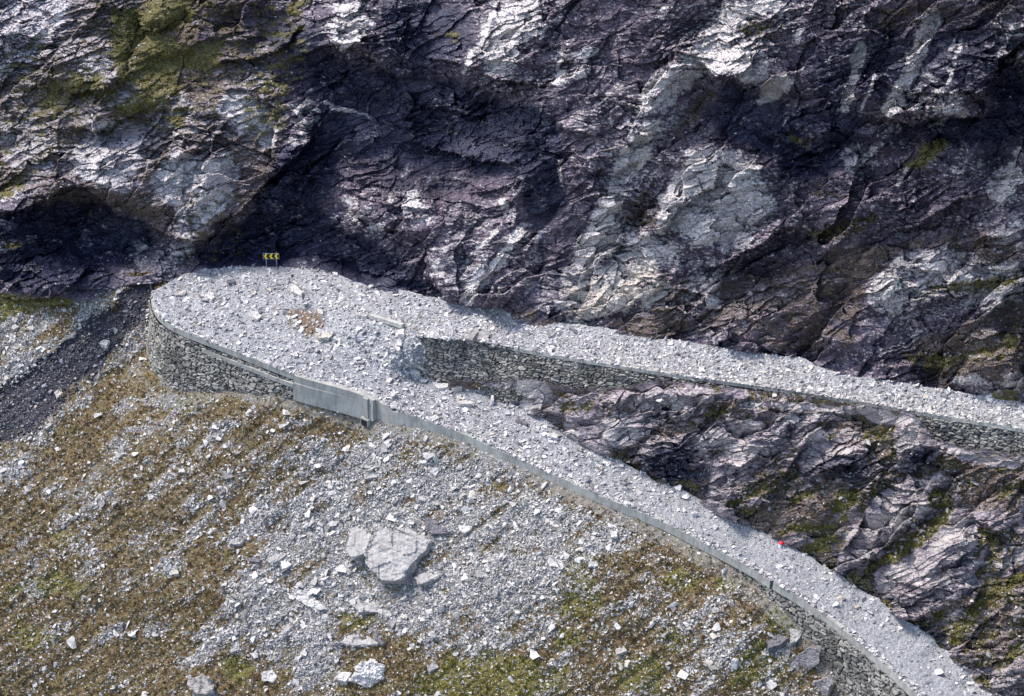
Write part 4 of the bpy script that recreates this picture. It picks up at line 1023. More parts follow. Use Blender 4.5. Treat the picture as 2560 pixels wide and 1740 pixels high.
for sg in (-1, 1): obox('jamb', base + cnk * .70 + tdir * sg * .45, tdir * .045, cnk * .33, up * .38, M_CONC, cu)
tag(cu, 'small square black culvert opening at the foot of the concrete wall', 'culvert')
# (c) the low concrete kerb wall of the lower road
r3 = part_range(940, 1932, rim_px, i_tip)
w3 = empty('kerb_wall', tuple(rim[(r3.start + r3.stop) // 2] - up))
hh = np.interp(rim_px[r3][::3], [940, 975, 1099, 1300, 1932], [2.5, 2.0, 1.2, .8, .75])
cv, nv = rim[r3][::3], rim_n[r3][::3]
pts = np.stack([cv + nv * -.30 + up * .03, cv + nv * .16 - up * .02, cv + nv * .20 - up * (hh[:, None] + .2), cv + nv * -.42 - up * (hh[:, None] + .2)], 1)
jj = fbm(np.arange(len(cv), dtype=np.float32) * .06, np.zeros(len(cv), np.float32), 4, 88)[:, None] * np.array([0, 0, 1.]) * .12 + fbm(np.arange(len(cv), dtype=np.float32) * .35, np.ones(len(cv), np.float32), 4, 89)[:, None] * np.array([0, 0, 1.]) * .16
notch = np.exp(-((rim_px[r3][::3] - 985) / 10.) ** 2)[:, None] * up * .5
pts[:, 0] += jj - notch; pts[:, 1] += jj - notch
n, m = pts.shape[:2]; i = np.arange(n - 1)[:, None] * m; j = np.arange(m)[None, :]; jn = (j + 1) % m
f = np.concatenate([np.stack([i + j, i + jn, i + m + jn, i + m + j], -1).reshape(-1, 4), [[0, 1, 2, 3]], [[(n - 1) * m + q for q in (3, 2, 1, 0)]]])
me = np_mesh('parapet', pts.reshape(-1, 3) - np.array(w3.location), f)
bm = bmesh.new(); bm.from_mesh(me); bmesh.ops.recalc_face_normals(bm, faces=bm.faces); bm.to_mesh(me); bm.free()
obj('parapet', me, M_CONC, w3)
tag(w3, 'long low concrete kerb wall edging the middle of the lower road above the scree', 'wall')
# (d) the stone wall below the lower road at the right
r4 = part_range(1840, 2520, rim_px, i_tip)
hh = rim_h[r4] * sstep(1880, 2060, rim_px[r4]) + .7
w4 = stone_wall('retaining_wall', rim[r4], rim_n[r4], hh, rim_s[r4], 41, 'dry stone wall deepening under the near end of the lower road', None, top_off=.7, back=.12)
r4b = part_range(1934, 2520, rim_px, i_tip)
sweep('parapet', rim[r4b][::3], rim_n[r4b][::3], [(-.30, .03), (.14, -.02), (.18, -.9), (-.30, -.9)], M_CONC, w4, jitter=.06, seed=8)
# (e) the wall of the upper road
up_c, up_s = resample(UPR[1:], 0.09)
up_n = outward(up_c, 1)
if up_n[len(up_c) // 2, 1] > 0: up_n = -up_n
up_px, up_py = proj(up_c)
upf_h = np.interp(up_px, UPF[:, 0], UPF[:, 2])
hh = np.clip(up_c[:, 2] - upf_h, .6, 9) + .25
w5 = stone_wall('retaining_wall', up_c, up_n, hh, up_s, 71, 'long dry stone wall carrying the upper road above the rock slope', None, top_off=.05, back=.1, cell=(.80, .30))
r5 = part_range(1284, 3300, up_px)
sweep('parapet', up_c[r5][::4], up_n[r5][::4], [(-.28, .10), (.10, .06), (.12, -.34), (-.28, -.34)], M_CONC, w5, jitter=.14, seed=9)
# ------------------------------------------------------------------ LOOSE STONE
rng = np.random.default_rng(5)
def stone_shapes(n, seed, flat=(.35, .75)):
    out = []
    rs = random.Random(seed)
    for k in range(n):
        bm = bmesh.new()
        fl = rs.uniform(*flat); el = rs.uniform(.55, .95)
        for _ in range(rs.choice((8, 9, 10))):
            a = Vector((rs.uniform(-1, 1), rs.uniform(-1, 1), rs.uniform(-1, 1)))
            a /= max(abs(a.x), abs(a.y), abs(a.z)) ** .8
            bm.verts.new((a.x, a.y * el, a.z * fl))
        r = bmesh.ops.convex_hull(bm, input=bm.verts)
        bmesh.ops.delete(bm, geom=[g for g in r['geom_interior'] if isinstance(g, bmesh.types.BMVert)], context='VERTS')
        bmesh.ops.triangulate(bm, faces=bm.faces)
        bm.verts.ensure_lookup_table()
        vs = np.array([v.co[:] for v in bm.verts]) * .5; fs = np.array([[v.index for v in f.verts] for f in bm.faces])
        bm.verts.index_update(); fs = np.array([[v.index for v in f.verts] for f in bm.faces])
        out.append((vs, fs)); bm.free()
    return out
SHAPES = stone_shapes(16, 3, (.22, .6))

def rotmats(nrm, az, tilt):
    """local z along the (jittered) normal, spun by az"""
    n = nrm + tilt; n /= np.linalg.norm(n, axis=1, keepdims=True)
    a = np.stack([np.cos(az), np.sin(az), 0 * az], -1)
    x = a - n * (a * n).sum(1, keepdims=True); x /= np.linalg.norm(x, axis=1, keepdims=True)
    y = np.cross(n, x)
    return np.stack([x, y, n], -1)      # columns

def stone_field(name, sheets_pts, mat, label=None, cat=None):
    """sheets_pts: pos, nrm, size, tone(3)"""
    pos, nrm, size, tone = sheets_pts
    N = len(pos)
    az = rng.uniform(0, 6.28, N); tilt = rng.normal(0, .38, (N, 3))
    Rm = rotmats(nrm, az, tilt)
    sc = size[:, None] * rng.uniform(.75, 1.3, (N, 3))
    which = rng.integers(0, len(SHAPES), N)
    V = []; F = []; T = []; off = 0
    for k, (vs, fs) in enumerate(SHAPES):
        id_ = np.where(which == k)[0]
        if not len(id_): continue
        loc = vs[None] * sc[id_][:, None, :]
        w = np.einsum('nij,nvj->nvi', Rm[id_], loc) + pos[id_][:, None, :]
        V.append(w.reshape(-1, 3)); m = len(vs)
        F.append((fs[None] + (off + np.arange(len(id_)) * m)[:, None, None]).reshape(-1, 3)); off += len(id_) * m
        T.append(np.repeat(tone[id_], m, 0))
    me = np_mesh(name, np.concatenate(V), np.concatenate(F), {'tone': np.concatenate(T)})
    o = obj(name, me, mat)
    tag(o, label, cat, kind='stuff')
    return o

def scatter(sheet, n, dens, smin, smax, power, x0, x1, y0, y1):
    px = rng.uniform(x0, x1, n); py = rng.uniform(y0, y1, n)
    i, j, ok = sheet.at(px, py)
    ok &= rng.uniform(0, 1, n) < dens[i, j]
    i, j, px, py = i[ok], j[ok], px[ok], py[ok]
    size = smin * (smax / smin) ** (rng.uniform(0, 1, len(px)) ** power)
    pos = sheet.pos[i, j] + sheet.nor[i, j] * (size * .12)[:, None]
    nrm = sheet.nor[i, j] * .6 + np.array([0, 0, .4])
    return pos, nrm, size, i, j

def tones(n, lo=0, hi=1, warm=.06, dark=.06):
    t = np.zeros((n, 3), np.float32); t[:, 0] = rng.uniform(lo, hi, n)
    t[:, 1] = np.where(rng.uniform(0, 1, n) < warm, rng.uniform(.3, .9, n), 0); t[:, 2] = np.where(rng.uniform(0, 1, n) < dark, rng.uniform(.3, .9, n), 0)
    return t

def cat_pts(L): return [np.concatenate([l[k] for l in L]) for k in range(4)]

one = np.ones(RL.px.shape)
dn = fbm(RL.u / 3, RL.v / 1.5, 3, 901)
dl = np.clip(.72 + .4 * dn - .55 * dust - .35 * sstep(1500, 2100, RL.px), .05, 1) * sstep(-2, 3, RL.bt[None] - RL.py)
L = []
for n, a, b, pw in ((90000, .16, .38, 1.2), (26000, .34, .8, 1.9), (1500, .6, 1.1, 2.2)):
    dd = dl if a < .2 else dl * (1 - .6 * sstep(1300, 1800, RL.px))
    p, nr, sz, i, j = scatter(RL, n, dd, a, b, pw, 370, 2480, 660, 1800); L.append((p, nr, sz, tones(len(p), 0, .95, .06, .16)))
def spill(curve, nrm, lo, hi, n, a, b, w0, w1, dz):
    q = rng.integers(lo, hi, n); keep_ = rng.uniform(0, 1, n) < np.clip(.5 + 1.4 * fbm(q.astype(np.float32) * .012, 0 * q.astype(np.float32), 3, 960), .08, 1)
    q = q[keep_]; sz_ = a * (b / a) ** (rng.uniform(0, 1, len(q)) ** 2)
    off_ = rng.uniform(w0, w1, len(q))
    p_ = curve[q] + nrm[q] * off_[:, None] + up * (dz + sz_ * .15)[:, None]
    return p_, np.repeat(up[None], len(q), 0), sz_, tones(len(q), 0, .95, .06, .16)
L.append(spill(rim, rim_n, i_tip, len(rim) - 10, 9000, .12, .5, -.55, .10, .03))
stone_field('road_rubble', cat_pts(L), M_ROADSTONE, 'grey rubble strewn over the lower road and the bend', 'rubble')
L = []
du_ = np.clip(.8 + .4 * fbm(RU.u / 3, RU.v / 1.5, 3, 902), .1, 1)
for n, a, b, pw in ((38000, .16, .36, 1.2), (10000, .30, .7, 1.9)):
    p, nr, sz, i, j = scatter(RU, n, du_, a, b, pw, 1000, 2620, 730, 1100); L.append((p, nr, sz, tones(len(p), 0, .95, .06, .16)))
L.append(spill(up_c, up_n, 0, len(up_c) - 10, 5000, .12, .5, -.5, .10, .06))
L.append(spill(up_c, up_n, 0, 110, 900, .2, .7, -.4, .3, .05))
stone_field('road_rubble', cat_pts(L), M_ROADSTONE, 'pale rubble heaped along the upper road', 'rubble')

dens = np.clip(screem * .95 + .07 + .35 * sstep(.05, .35, hi), 0, 1) * (1 - .5 * dustm)
bigd = np.clip(screem * (.5 + .9 * sstep(-.1, .35, mid)) + .03, 0, 1) * (1 - .95 * dustm)
L = []; LWt = []
for n, a, b, pw, dd in ((330000, .09, .24, 1.3, dens), (85000, .20, .46, 1.8, bigd * .9 + .03), (9000, .42, .95, 2.6, bigd * .8)):
    p, nr, sz, i, j = scatter(LW, n, dd, a, b, pw, -60, 2300, 680, 1800)
    t = tones(len(p), .25, 1, .10, .07)
    w = (wet_shade[i, j] > rng.uniform(.1, .8, len(p)))
    L.append((p[~w], nr[~w], sz[~w], t[~w])); t[w, 0] = t[w, 0] ** 4; LWt.append((p[w], nr[w], sz[w] * .9, t[w]))
stone_field('scree', cat_pts(L), M_STONE, 'grey scree stones covering the slope below the road', 'scree')
stone_field('gully_scree', cat_pts(LWt), M_WETSTONE, 'dark wet scree in the gully left of the bend', 'scree')
exec_later = []

# rock chips on the middle slope
L = []
dm = np.clip(.12 + .5 * sstep(.0, .4, fbm(MD.u / 1.6, MD.v / 1.0, 3, 930)) + .3 * cover, 0, 1) * (1 - .85 * sstep(.3, .6, samp(md_dust, MD.px, MD.py)))
for n, a, b, pw in ((26000, .10, .26, 1.4), (2200, .26, .6, 2.2)):
    p, nr, sz, i, j = scatter(MD, n, dm, a, b, pw, 1130, 2620, 930, 1800); L.append((p, nr, sz, tones(len(p), .2, 1, .1, .15)))
stone_field('rock_chips', cat_pts(L), M_STONE, 'pale chips lying in the moss between the two roads', 'scree')
# chips on the ledges of the cliff
L = []
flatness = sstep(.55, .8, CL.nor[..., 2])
dc = flatness * .8 * (1 - sstep(.3, .8, samp(cl_wet_shade, CL.px, CL.py)) * .9) * np.clip(.25 + samp(cl_chip, CL.px, CL.py), 0, 1)
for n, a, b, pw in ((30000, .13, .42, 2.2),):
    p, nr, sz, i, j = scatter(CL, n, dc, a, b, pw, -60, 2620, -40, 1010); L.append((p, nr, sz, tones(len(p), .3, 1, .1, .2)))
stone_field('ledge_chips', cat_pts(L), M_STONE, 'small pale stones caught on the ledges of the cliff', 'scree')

# ------------------------------------------------------------------ HEATH AND GRASS
def tuft_shapes(n, seed):
    rs = random.Random(seed); out = []
    for k in range(n):
        vs = []; fs = []
        for b in range(9):
            az = rs.uniform(0, 6.28); ln = rs.uniform(.35, 1); out_ = rs.uniform(.15, .65); r0 = rs.uniform(0, .25); w = rs.uniform(.06, .13)
            cx, cy = math.cos(az), math.sin(az)
            o_ = len(vs)
            vs += [(cx * r0 - cy * w, cy * r0 + cx * w, -.1), (cx * r0 + cy * w, cy * r0 - cx * w, -.1), (cx * (r0 + out_ * .5) + cy * w * .7, cy * (r0 + out_ * .5) - cx * w * .7, ln * .6), (cx * (r0 + out_), cy * (r0 + out_), ln * (1 - out_ * .3))]
            fs += [(o_, o_ + 1, o_ + 2), (o_, o_ + 2, o_ + 3)]
        out.append((np.array(vs), np.array(fs)))
    return out
def tuft_material():
    m, n, b = nt('heath_blades')
    t, g, e = attr(n, 'tone')
    c = mixc(n, t, (0.085, 0.050, 0.022), (0.35, 0.235, 0.105))
    c = mixc(n, g, c, mixc(n, t, (0.060, 0.068, 0.008), (0.32, 0.30, 0.045)))
    n.links.new(c, b.inputs['Base Color']); b.inputs['Roughness'].default_value = .8; b.inputs['Specular IOR Level'].default_value = .15
    return m
M_TUFT = tuft_material()
STONES_ = SHAPES; SHAPES = tuft_shapes(8, 4)
def tufts(sheet, n, dens_, green, a, b, box, label):
    p, nr, sz, i, j = scatter(sheet, n, dens_, a, b, 1.5, *box)
    t = np.zeros((len(p), 3), np.float32); t[:, 0] = rng.uniform(0, 1, len(p)) ** 1.3; t[:, 1] = np.clip(green[i, j] + rng.normal(0, .2, len(p)), 0, 1)
    stone_field('heath', (p - sheet.nor[i, j] * (sz * .15)[:, None], nr, sz, t), M_TUFT, label, 'heath')
gl = np.clip(mossm_l * 1.4 + .45 * fbm(LW.u / 2, LW.v / 1.2, 3, 950) + .05, 0, 1)
tufts(LW, 150000, np.clip((1 - screem * 1.1) * (.55 + .6 * run_l + .5 * hi_l), 0, 1) * (1 - dustm) * (1 - wetm_l), gl, .16, .42, (-60, 2300, 680, 1800), 'brown heath and olive grass tufts over the lower slope')
tufts(MD, 60000, np.clip(np.maximum(mossm_m, soilm_m * .45), 0, 1), np.clip(mossm_m + .1, 0, 1), .12, .34, (1130, 2620, 930, 1800), 'moss and grass tufts between the outcrops')
tufts(CL, 42000, np.clip(np.maximum(mossm_c, soilm_c * .3), 0, 1), np.clip(mossm_c, 0, 1), .14, .40, (-60, 2620, -40, 1010), 'grass tufts on the ledges of the cliff')
SHAPES = STONES_

# ------------------------------------------------------------------ STONES AND BLOCKS WORTH NAMING
def centroid(pts): return sum(p[0] for p in pts) / len(pts), sum(p[1] for p in pts) / len(pts)

def block(name, label, cat, sheet, pts, h, mat, seed=1, flat=.5, rough=.07, group=None, lift=0.0, cut=3):
    """a slab or boulder: outline of its upper face, its height over the ground, an irregular broken side"""
    pts = np.array(pts, float).reshape(-1, 2)
    cx, cy = pts.mean(0)
    i, j, ok = sheet.at(np.array([cx]), np.array([cy + h / M * .5]))
    G = sheet.pos[i[0], j[0]]; gn = sheet.nor[i[0], j[0]]
    n = gn * (1 - flat) + up * flat; n /= np.linalg.norm(n)
    top_c = G + up * (h * .85 + lift + (.16 if sheet is RL else 0))
    r = ray(pts[:, 0], pts[:, 1]); t = ((top_c - CAM) @ n) / (r @ n)
    top = CAM + r * t[:, None]
    c = top.mean(0)
    size = np.linalg.norm(top - c, axis=1).mean()
    org = c - n * (h * .9)
    bm = bmesh.new()
    rs = random.Random(seed)
    rings = []
    for k, (dn_, sc) in enumerate(((0, 1.0), (.35, 1.04), (1.0, .96), (1.55, .86))):
        q = c + (top - c) * sc - n * (h * dn_ + (.25 if k == 3 else 0))
        if k: q = q + np.array([[rs.uniform(-.06, .06) * size for _ in range(3)] for _ in q])
        rings.append([bm.verts.new(Vector(p - org)) for p in q])
    m = len(pts)
    for a, b in zip(rings[:-1], rings[1:]):
        for q in range(m): bm.faces.new((a[q], a[(q + 1) % m], b[(q + 1) % m], b[q]))
    bm.faces.new(rings[0][::-1]); bm.faces.new(rings[-1])
    bmesh.ops.recalc_face_normals(bm, faces=bm.faces)
    bmesh.ops.triangulate(bm, faces=bm.faces)
    for _ in range(cut + 1):
        ed = [e for e in bm.edges if e.calc_length() > max(.12, size * .07)]
        if not ed: break
        bmesh.ops.subdivide_edges(bm, edges=ed, cuts=1)
        bmesh.ops.triangulate(bm, faces=[f for f in bm.faces if len(f.verts) > 3])
    bm.normal_update()
    for v_ in bm.verts:
        p = v_.co + Vector((seed * 3.1, 0, 0))
        f1 = mnoise.noise(p * (1.6 / size)); f2 = mnoise.noise(Vector((p.x, p.y, p.z * 2.4)) * (5 / size)); f3 = mnoise.cell(p * (2.4 / size)) - .5
        v_.co += v_.normal * size * rough * (1.3 * f1 + .9 * f2 + 1.1 * f3 + .5 * mnoise.noise(p * (14 / size)))
    me = bpy.data.meshes.new(name)
    bm.to_mesh(me); bm.free()
    at = me.attributes.new('tone', 'FLOAT_COLOR', 'POINT')
    return me, org

def stone_block(name, label, cat, sheet, pts, h, tone=(.8, 0, 0), mat=None, **kw):
    grp = kw.pop('group', None)
    me, org = block(name, label, cat, sheet, pts, h, mat, **kw)
    buf = np.ones((len(me.vertices), 4), np.float32); buf[:, :3] = tone
    me.attributes['tone'].data.foreach_set('color', buf.ravel())
    o = obj(name, me, mat or M_STONE); o.location = org
    return tag(o, label, cat, grp)

KB = lambda *a: K(700, 1100, 2.469, *a)
KA = lambda *a: K(0, 1100, 2.469, *a)
KR = lambda *a: K(1560, 1200, 2.324, *a)
KG = lambda *a: K(0, 640, 2.634, *a)
KP = lambda *a: K(300, 600, 2.905, *a)
KE = lambda *a: K(880, 760, 5.81, *a)
KL = lambda *a: K(850, 740, 2.905, *a)
PALE, GREY, DARK, CREAM, LILAC = (.75, 0, 0), (.42, 0, 0), (.1, 0, .55), (.75, .55, 0), (.45, 0, .12)
B = [
 ('boulder','huge flat-topped lilac grey boulder in the middle of the scree','boulder',LW,KB(610,530,700,548,800,540,870,590,925,622,900,685,830,745,785,800,752,850,700,872,600,862,590,825,540,765,520,710,558,600),1.7,LILAC,dict(seed=3,flat=.42,rough=.05,cut=5)),
 ('boulder','smooth rounded slab leaning against the left side of the huge boulder','boulder',LW,KB(440,522,480,520,580,540,592,565,548,630,520,698,440,722,410,690),.7,LILAC,dict(seed=4,rough=.03,cut=4)),
 ('boulder','dark overhanging block above the right end of the huge boulder','boulder',LW,KB(895,462,960,500,1000,535,1062,575,940,578,900,540),.5,DARK,dict(seed=5)),
 ('boulder','pale angular block to the right of the dark overhanging block','boulder',LW,KB(1100,520,1160,512,1178,545,1140,572,1105,560),.4,PALE,dict(seed=6)),
 ('flat_stone','broken pale slab just below the huge boulder','flat stone',LW,KB(450,1010,560,1005,640,1000,720,1050,660,1100,600,1062,480,1060),.4,GREY,dict(seed=7)),
 ('boulder','bright slab with a steep dark front left of and below the huge boulder','boulder',LW,KB(70,915,165,925,272,1040,215,1052,100,985),.95,PALE,dict(seed=8,flat=.3)),
 ('flat_stone','low wide lichen grey slab sunk in brown heath below the boulder','flat stone',LW,KB(330,1255,400,1200,500,1175,570,1200,600,1255,480,1265),.45,GREY,dict(seed=9)),
 ('flat_stone','thin dark blade of rock standing beside the low wide slab','flat stone',LW,KB(548,1150,575,1160,645,1250,620,1262,585,1220),.4,DARK,dict(seed=10)),
 ('boulder','chalk white boulder with a black front at the bottom edge of the photo','boulder',LW,KB(500,1370,560,1360,640,1392,645,1470,540,1540,430,1492),1.2,(.85,0,0),dict(seed=11,flat=.35,rough=.1)),
 ('boulder','small pale block touching the upper left of the chalk white boulder','boulder',LW,KB(360,1425,440,1438,405,1490,335,1478),.7,PALE,dict(seed=12)),
 ('flat_stone','pale tilted slab high in the scree under the kerb wall','flat stone',LW,KB(915,192,960,160,988,180,962,222),.3,PALE,dict(seed=13)),
 ('flat_stone','grey wedge of rock high in the scree left of the tilted slab','flat stone',LW,KB(515,212,570,190,600,228,525,240),.4,GREY,dict(seed=14)),
 ('boulder','rounded pale stone on the heath tongue at the right of the scree','boulder',LW,KB(1900,760,1930,722,1978,738,1962,775,1902,782),.4,PALE,dict(seed=15)),
 ('boulder','square white stone below the kerb wall near the heath tongue','boulder',LW,KB(2040,560,2080,558,2082,595,2045,598),.35,PALE,dict(seed=16)),
 ('boulder','dark green grey stone standing on end below the broken slab','boulder',LW,KB(660,1125,690,1088,717,1120,690,1162),.4,(.3,0,.2),dict(seed=17)),
 ('boulder','rounded brown grey boulder among stones at the lower right of the scree','boulder',LW,KB(2068,1292,2120,1268,2142,1300,2080,1322),.45,(.5,.3,.1),dict(seed=18)),
 ('boulder','pale cube-like stone at the upper edge of the bright moss','boulder',LW,KB(905,1392,960,1368,978,1400,920,1432),.4,GREY,dict(seed=19)),
 ('boulder','grey block sitting between the huge boulder and the kerb wall scree','boulder',LW,KB(1200,800,1262,798,1282,840,1220,852),.45,GREY,dict(seed=20)),
 ('flat_stone','long grey ledge of rock right of the huge boulder','flat stone',LW,KB(830,840,900,810,1030,790,1000,830,900,870,850,880),.35,GREY,dict(seed=21)),
 ('boulder','rugged brown and purple boulder at the bottom left of the pale scree','boulder',LW,KA(1150,1470,1222,1400,1300,1478,1312,1550,1260,1575,1170,1550),1.0,(.45,.3,.35),dict(seed=22,rough=.1)),
 ('boulder','square pale boulder beside the yellow moss cushion','boulder',LW,KA(1610,1430,1680,1418,1712,1458,1685,1495,1622,1482),.4,PALE,dict(seed=23)),
 ('flat_stone','long grey splinter of rock pointing downhill in the left scree','flat stone',LW,KA(1730,1200,1760,1122,1800,1108,1792,1160,1742,1220),.35,GREY,dict(seed=24)),
 ('flat_stone','flat lilac slab at the left edge of the pale scree','flat stone',LW,KA(1410,622,1470,600,1512,620,1482,642,1412,642),.3,LILAC,dict(seed=25)),
 ('boulder','dark sided block below the flat lilac slab','boulder',LW,KA(1520,728,1560,715,1612,740,1600,752,1532,748),.45,DARK,dict(seed=26)),
 ('boulder','tilted block with a dark hollow under it in the left scree','boulder',LW,KA(1640,742,1700,690,1772,700,1742,730,1680,765),.6,GREY,dict(seed=27)),
 ('flat_stone','two-edged grey slab above the yellow moss cushion','flat stone',LW,KA(1410,1300,1470,1230,1482,1290,1430,1312),.6,GREY,dict(seed=28)),
 ('stone','lone bright white stone high on the brown heath','stone',LW,KA(1100,180,1135,172,1141,195,1105,198),.3,(.85,0,0),dict(seed=29)),
 ('flat_stone','thin cream slab among small stones at the centre of the heath','flat stone',LW,KA(1060,800,1098,798,1102,825,1066,826),.25,CREAM,dict(seed=30)),
 ('flat_stone','narrow pale slab lying uphill of the flat lilac slab','flat stone',LW,KA(1270,572,1330,520,1336,545,1292,580),.25,PALE,dict(seed=31)),
 ('boulder','dark blocky boulder under the heath knoll below the lower road','boulder',LW,KR(830,925,900,890,950,918,905,960,840,975),.8,DARK,dict(seed=32)),
 ('boulder','upright grey wedge standing beside the dark blocky boulder','boulder',LW,KR(965,862,1042,880,1002,940,970,945),.5,GREY,dict(seed=33)),
 ('rock_outcrop','long smooth purple outcrop below the dry stone wall at the lower right','outcrop',LW,KR(920,1160,960,1052,1080,968,1142,990,1132,1060,1040,1140),.7,(.3,.1,.45),dict(seed=34,flat=.2,rough=.03,cut=4)),
 ('rock_outcrop','blue grey outcrop at the bottom edge below the purple one','outcrop',LW,KR(1085,1185,1150,1160,1192,1200,1182,1262,1080,1262),.6,(.35,0,.35),dict(seed=35,flat=.2,rough=.04)),
 ('boulder','pale smooth boulder on the bank between the gully and the round wall','boulder',LW,KG(650,575,685,545,722,560,700,588),.4,PALE,dict(seed=36)),
 ('boulder','cream boulder at the right bank of the dark gully','boulder',LW,KG(355,892,400,868,412,900,375,940),.4,CREAM,dict(seed=37)),
 ('boulder','pale boulder below the grass at the upper left of the gully','boulder',LW,KG(70,470,100,445,127,462,90,482),.4,PALE,dict(seed=38)),
 ('flat_stone','long pale slab lying downhill at the edge of the gully','flat stone',LW,KG(290,1128,350,1078,357,1095,310,1132),.3,CREAM,dict(seed=39)),
 ('stone','big white block on the far half of the hairpin platform','stone',RL,KP(1222,325,1260,320,1330,368,1320,402,1250,372),.45,(.85,.1,0),dict(seed=40,flat=.7)),
 ('stone','cream slab near the rounded tip of the hairpin','stone',RL,KP(400,400,420,370,482,365,472,392),.2,CREAM,dict(seed=41,flat=.7)),
 ('stone','white pointed block between the cream slab and the big white block','stone',RL,KP(640,382,655,358,692,410,665,430,642,412),.3,(.85,0,0),dict(seed=42,flat=.6)),
 ('stone','large pale grey stone in the middle of the platform left of the brown turf','stone',RL,KP(935,520,990,510,1027,550,1000,572,950,552),.3,PALE,dict(seed=43,flat=.7)),
 ('flat_stone','wide cream slab lying flat below the brown turf on the platform','flat stone',RL,KP(1420,682,1470,665,1572,670,1512,712,1430,715),.18,CREAM,dict(seed=44,flat=.9)),
 ('stone','small white peaked stone right of the big white block','stone',RL,KP(1388,352,1420,315,1434,352),.25,(.85,0,0),dict(seed=45,flat=.6)),
 ('stone','dark stone on the back of the platform below the arrow sign','stone',RL,KP(775,292,830,280,832,305,790,312),.25,DARK,dict(seed=46,flat=.7)),
 ('stone','pale cream stone above the right end of the brown turf','stone',RL,KP(1433,500,1475,505,1477,535,1440,527),.2,CREAM,dict(seed=47,flat=.7)),
 ('stone','thin cream stone left of the big white block','stone',RL,KP(1052,352,1100,345,1097,367),.15,CREAM,dict(seed=48,flat=.8)),
 ('stone','white stone at the cliff side edge of the platform','stone',RL,KP(1543,230,1580,235,1582,250,1550,250),.25,(.85,0,0),dict(seed=49,flat=.7)),
 ('stone','grey stone close behind the middle of the parapet','stone',RL,KP(1255,812,1290,805,1292,840,1260,842),.25,PALE,dict(seed=50,flat=.7)),
 ('stone','squared white block under the broken parapet piece','stone',RL,KE(662,372,755,355,757,440,668,432),.42,(.85,0,0),dict(seed=51,flat=.6,rough=.03)),
 ('stone','white stone below the squared white block','stone',RL,KE(635,540,680,520,720,558,715,602,660,592),.3,(.85,0,0),dict(seed=52,flat=.6)),
 ('stone','lowest of the white stones tumbled under the broken parapet piece','stone',RL,KE(608,612,690,618,700,650,672,682),.3,(.85,.1,0),dict(seed=53,flat=.6)),
 ('stone','pyramid-shaped white stone between the two fallen concrete beams','stone',RL,KE(805,978,900,890,980,958,982,1010,820,1005),.4,(.85,0,0),dict(seed=54,flat=.4)),
 ('stone','round cream stone right of the fallen concrete beams','stone',RL,KE(1205,1012,1240,978,1277,1008,1260,1042,1215,1040),.35,CREAM,dict(seed=55,flat=.5)),
 ('flat_stone','broad pale grey slab flat on the road below the wall end','flat stone',RL,KE(1190,1182,1230,1150,1410,1150,1420,1195,1260,1225),.25,(.8,0,0),dict(seed=56,flat=.9,rough=.02)),
 ('stone','cream stone touching the foot of the upper wall','stone',RL,KE(1475,1182,1520,1142,1612,1160,1602,1198,1500,1208),.35,CREAM,dict(seed=57,flat=.6)),
 ('stone','pale stone behind the kerb near the culvert','stone',RL,KE(545,1292,600,1240,652,1290,582,1345),.4,(.9,0,0),dict(seed=58,flat=.5)),
 ('flat_stone','long white slab lying across the lower road','flat stone',RL,KL(858,768,890,755,962,765,962,780,870,782),.2,(.8,.15,0),dict(seed=59,flat=.9,rough=.02)),
 ('stone','white stone standing upright where the wall meets the rock slope','stone',RL,KL(1095,720,1116,720,1116,760,1100,762),.5,(.85,0,0),dict(seed=60,flat=.6)),
 ('flat_stone','pale slab at the inner edge of the lower road','flat stone',RL,KL(1500,995,1570,1000,1582,1028,1510,1015),.2,(.9,0,0),dict(seed=61,flat=.8)),
 ('flat_stone','dark slate slab at the inner edge of the lower road','flat stone',RL,KL(1270,898,1300,888,1367,920,1350,932),.2,DARK,dict(seed=62,flat=.9)),
 ('stone','pale stone with a deep shadow behind the notched kerb','stone',RL,KL(640,880,700,860,722,880,682,902),.35,PALE,dict(seed=63,flat=.6)),
 ('stone','small orange tinted stone on the lower road','stone',RL,KL(1868,1246,1900,1240,1906,1254),.12,(.7,1,0),dict(seed=64,flat=.9)),
 ('stone','flat rust tinted stone in the middle of the lower road near its right end','stone',RL,KR(1333,736,1360,722,1380,730,1350,743),.15,(.7,.8,0),dict(seed=65,flat=.9)),
 ('stone','white stone at the inner side of the lower road above the red object','stone',RL,KR(388,186,420,180,432,190,395,196),.2,(.85,0,0),dict(seed=66,flat=.8)),
 ('flat_stone','dark leaning slab at the start of the upper wall','flat stone',RU,KE(1640,500,1700,420,1850,350,1835,400,1755,500),.3,(.4,0,.25),dict(seed=67,flat=.1,rough=.02,lift=.1)),
 ('flat_stone','wide grey slab tipped over the edge of the upper wall','flat stone',RU,KE(1850,392,2010,402,1962,515,1765,512),.3,(.35,0,.2),dict(seed=68,flat=.1,rough=.02,lift=.1)),
]
for nm, lab, cat_, sh, pts, h, tn_, kw in B:
    stone_block(nm, lab, cat_, sh, pts, h, tn_, M_STONE, **kw)

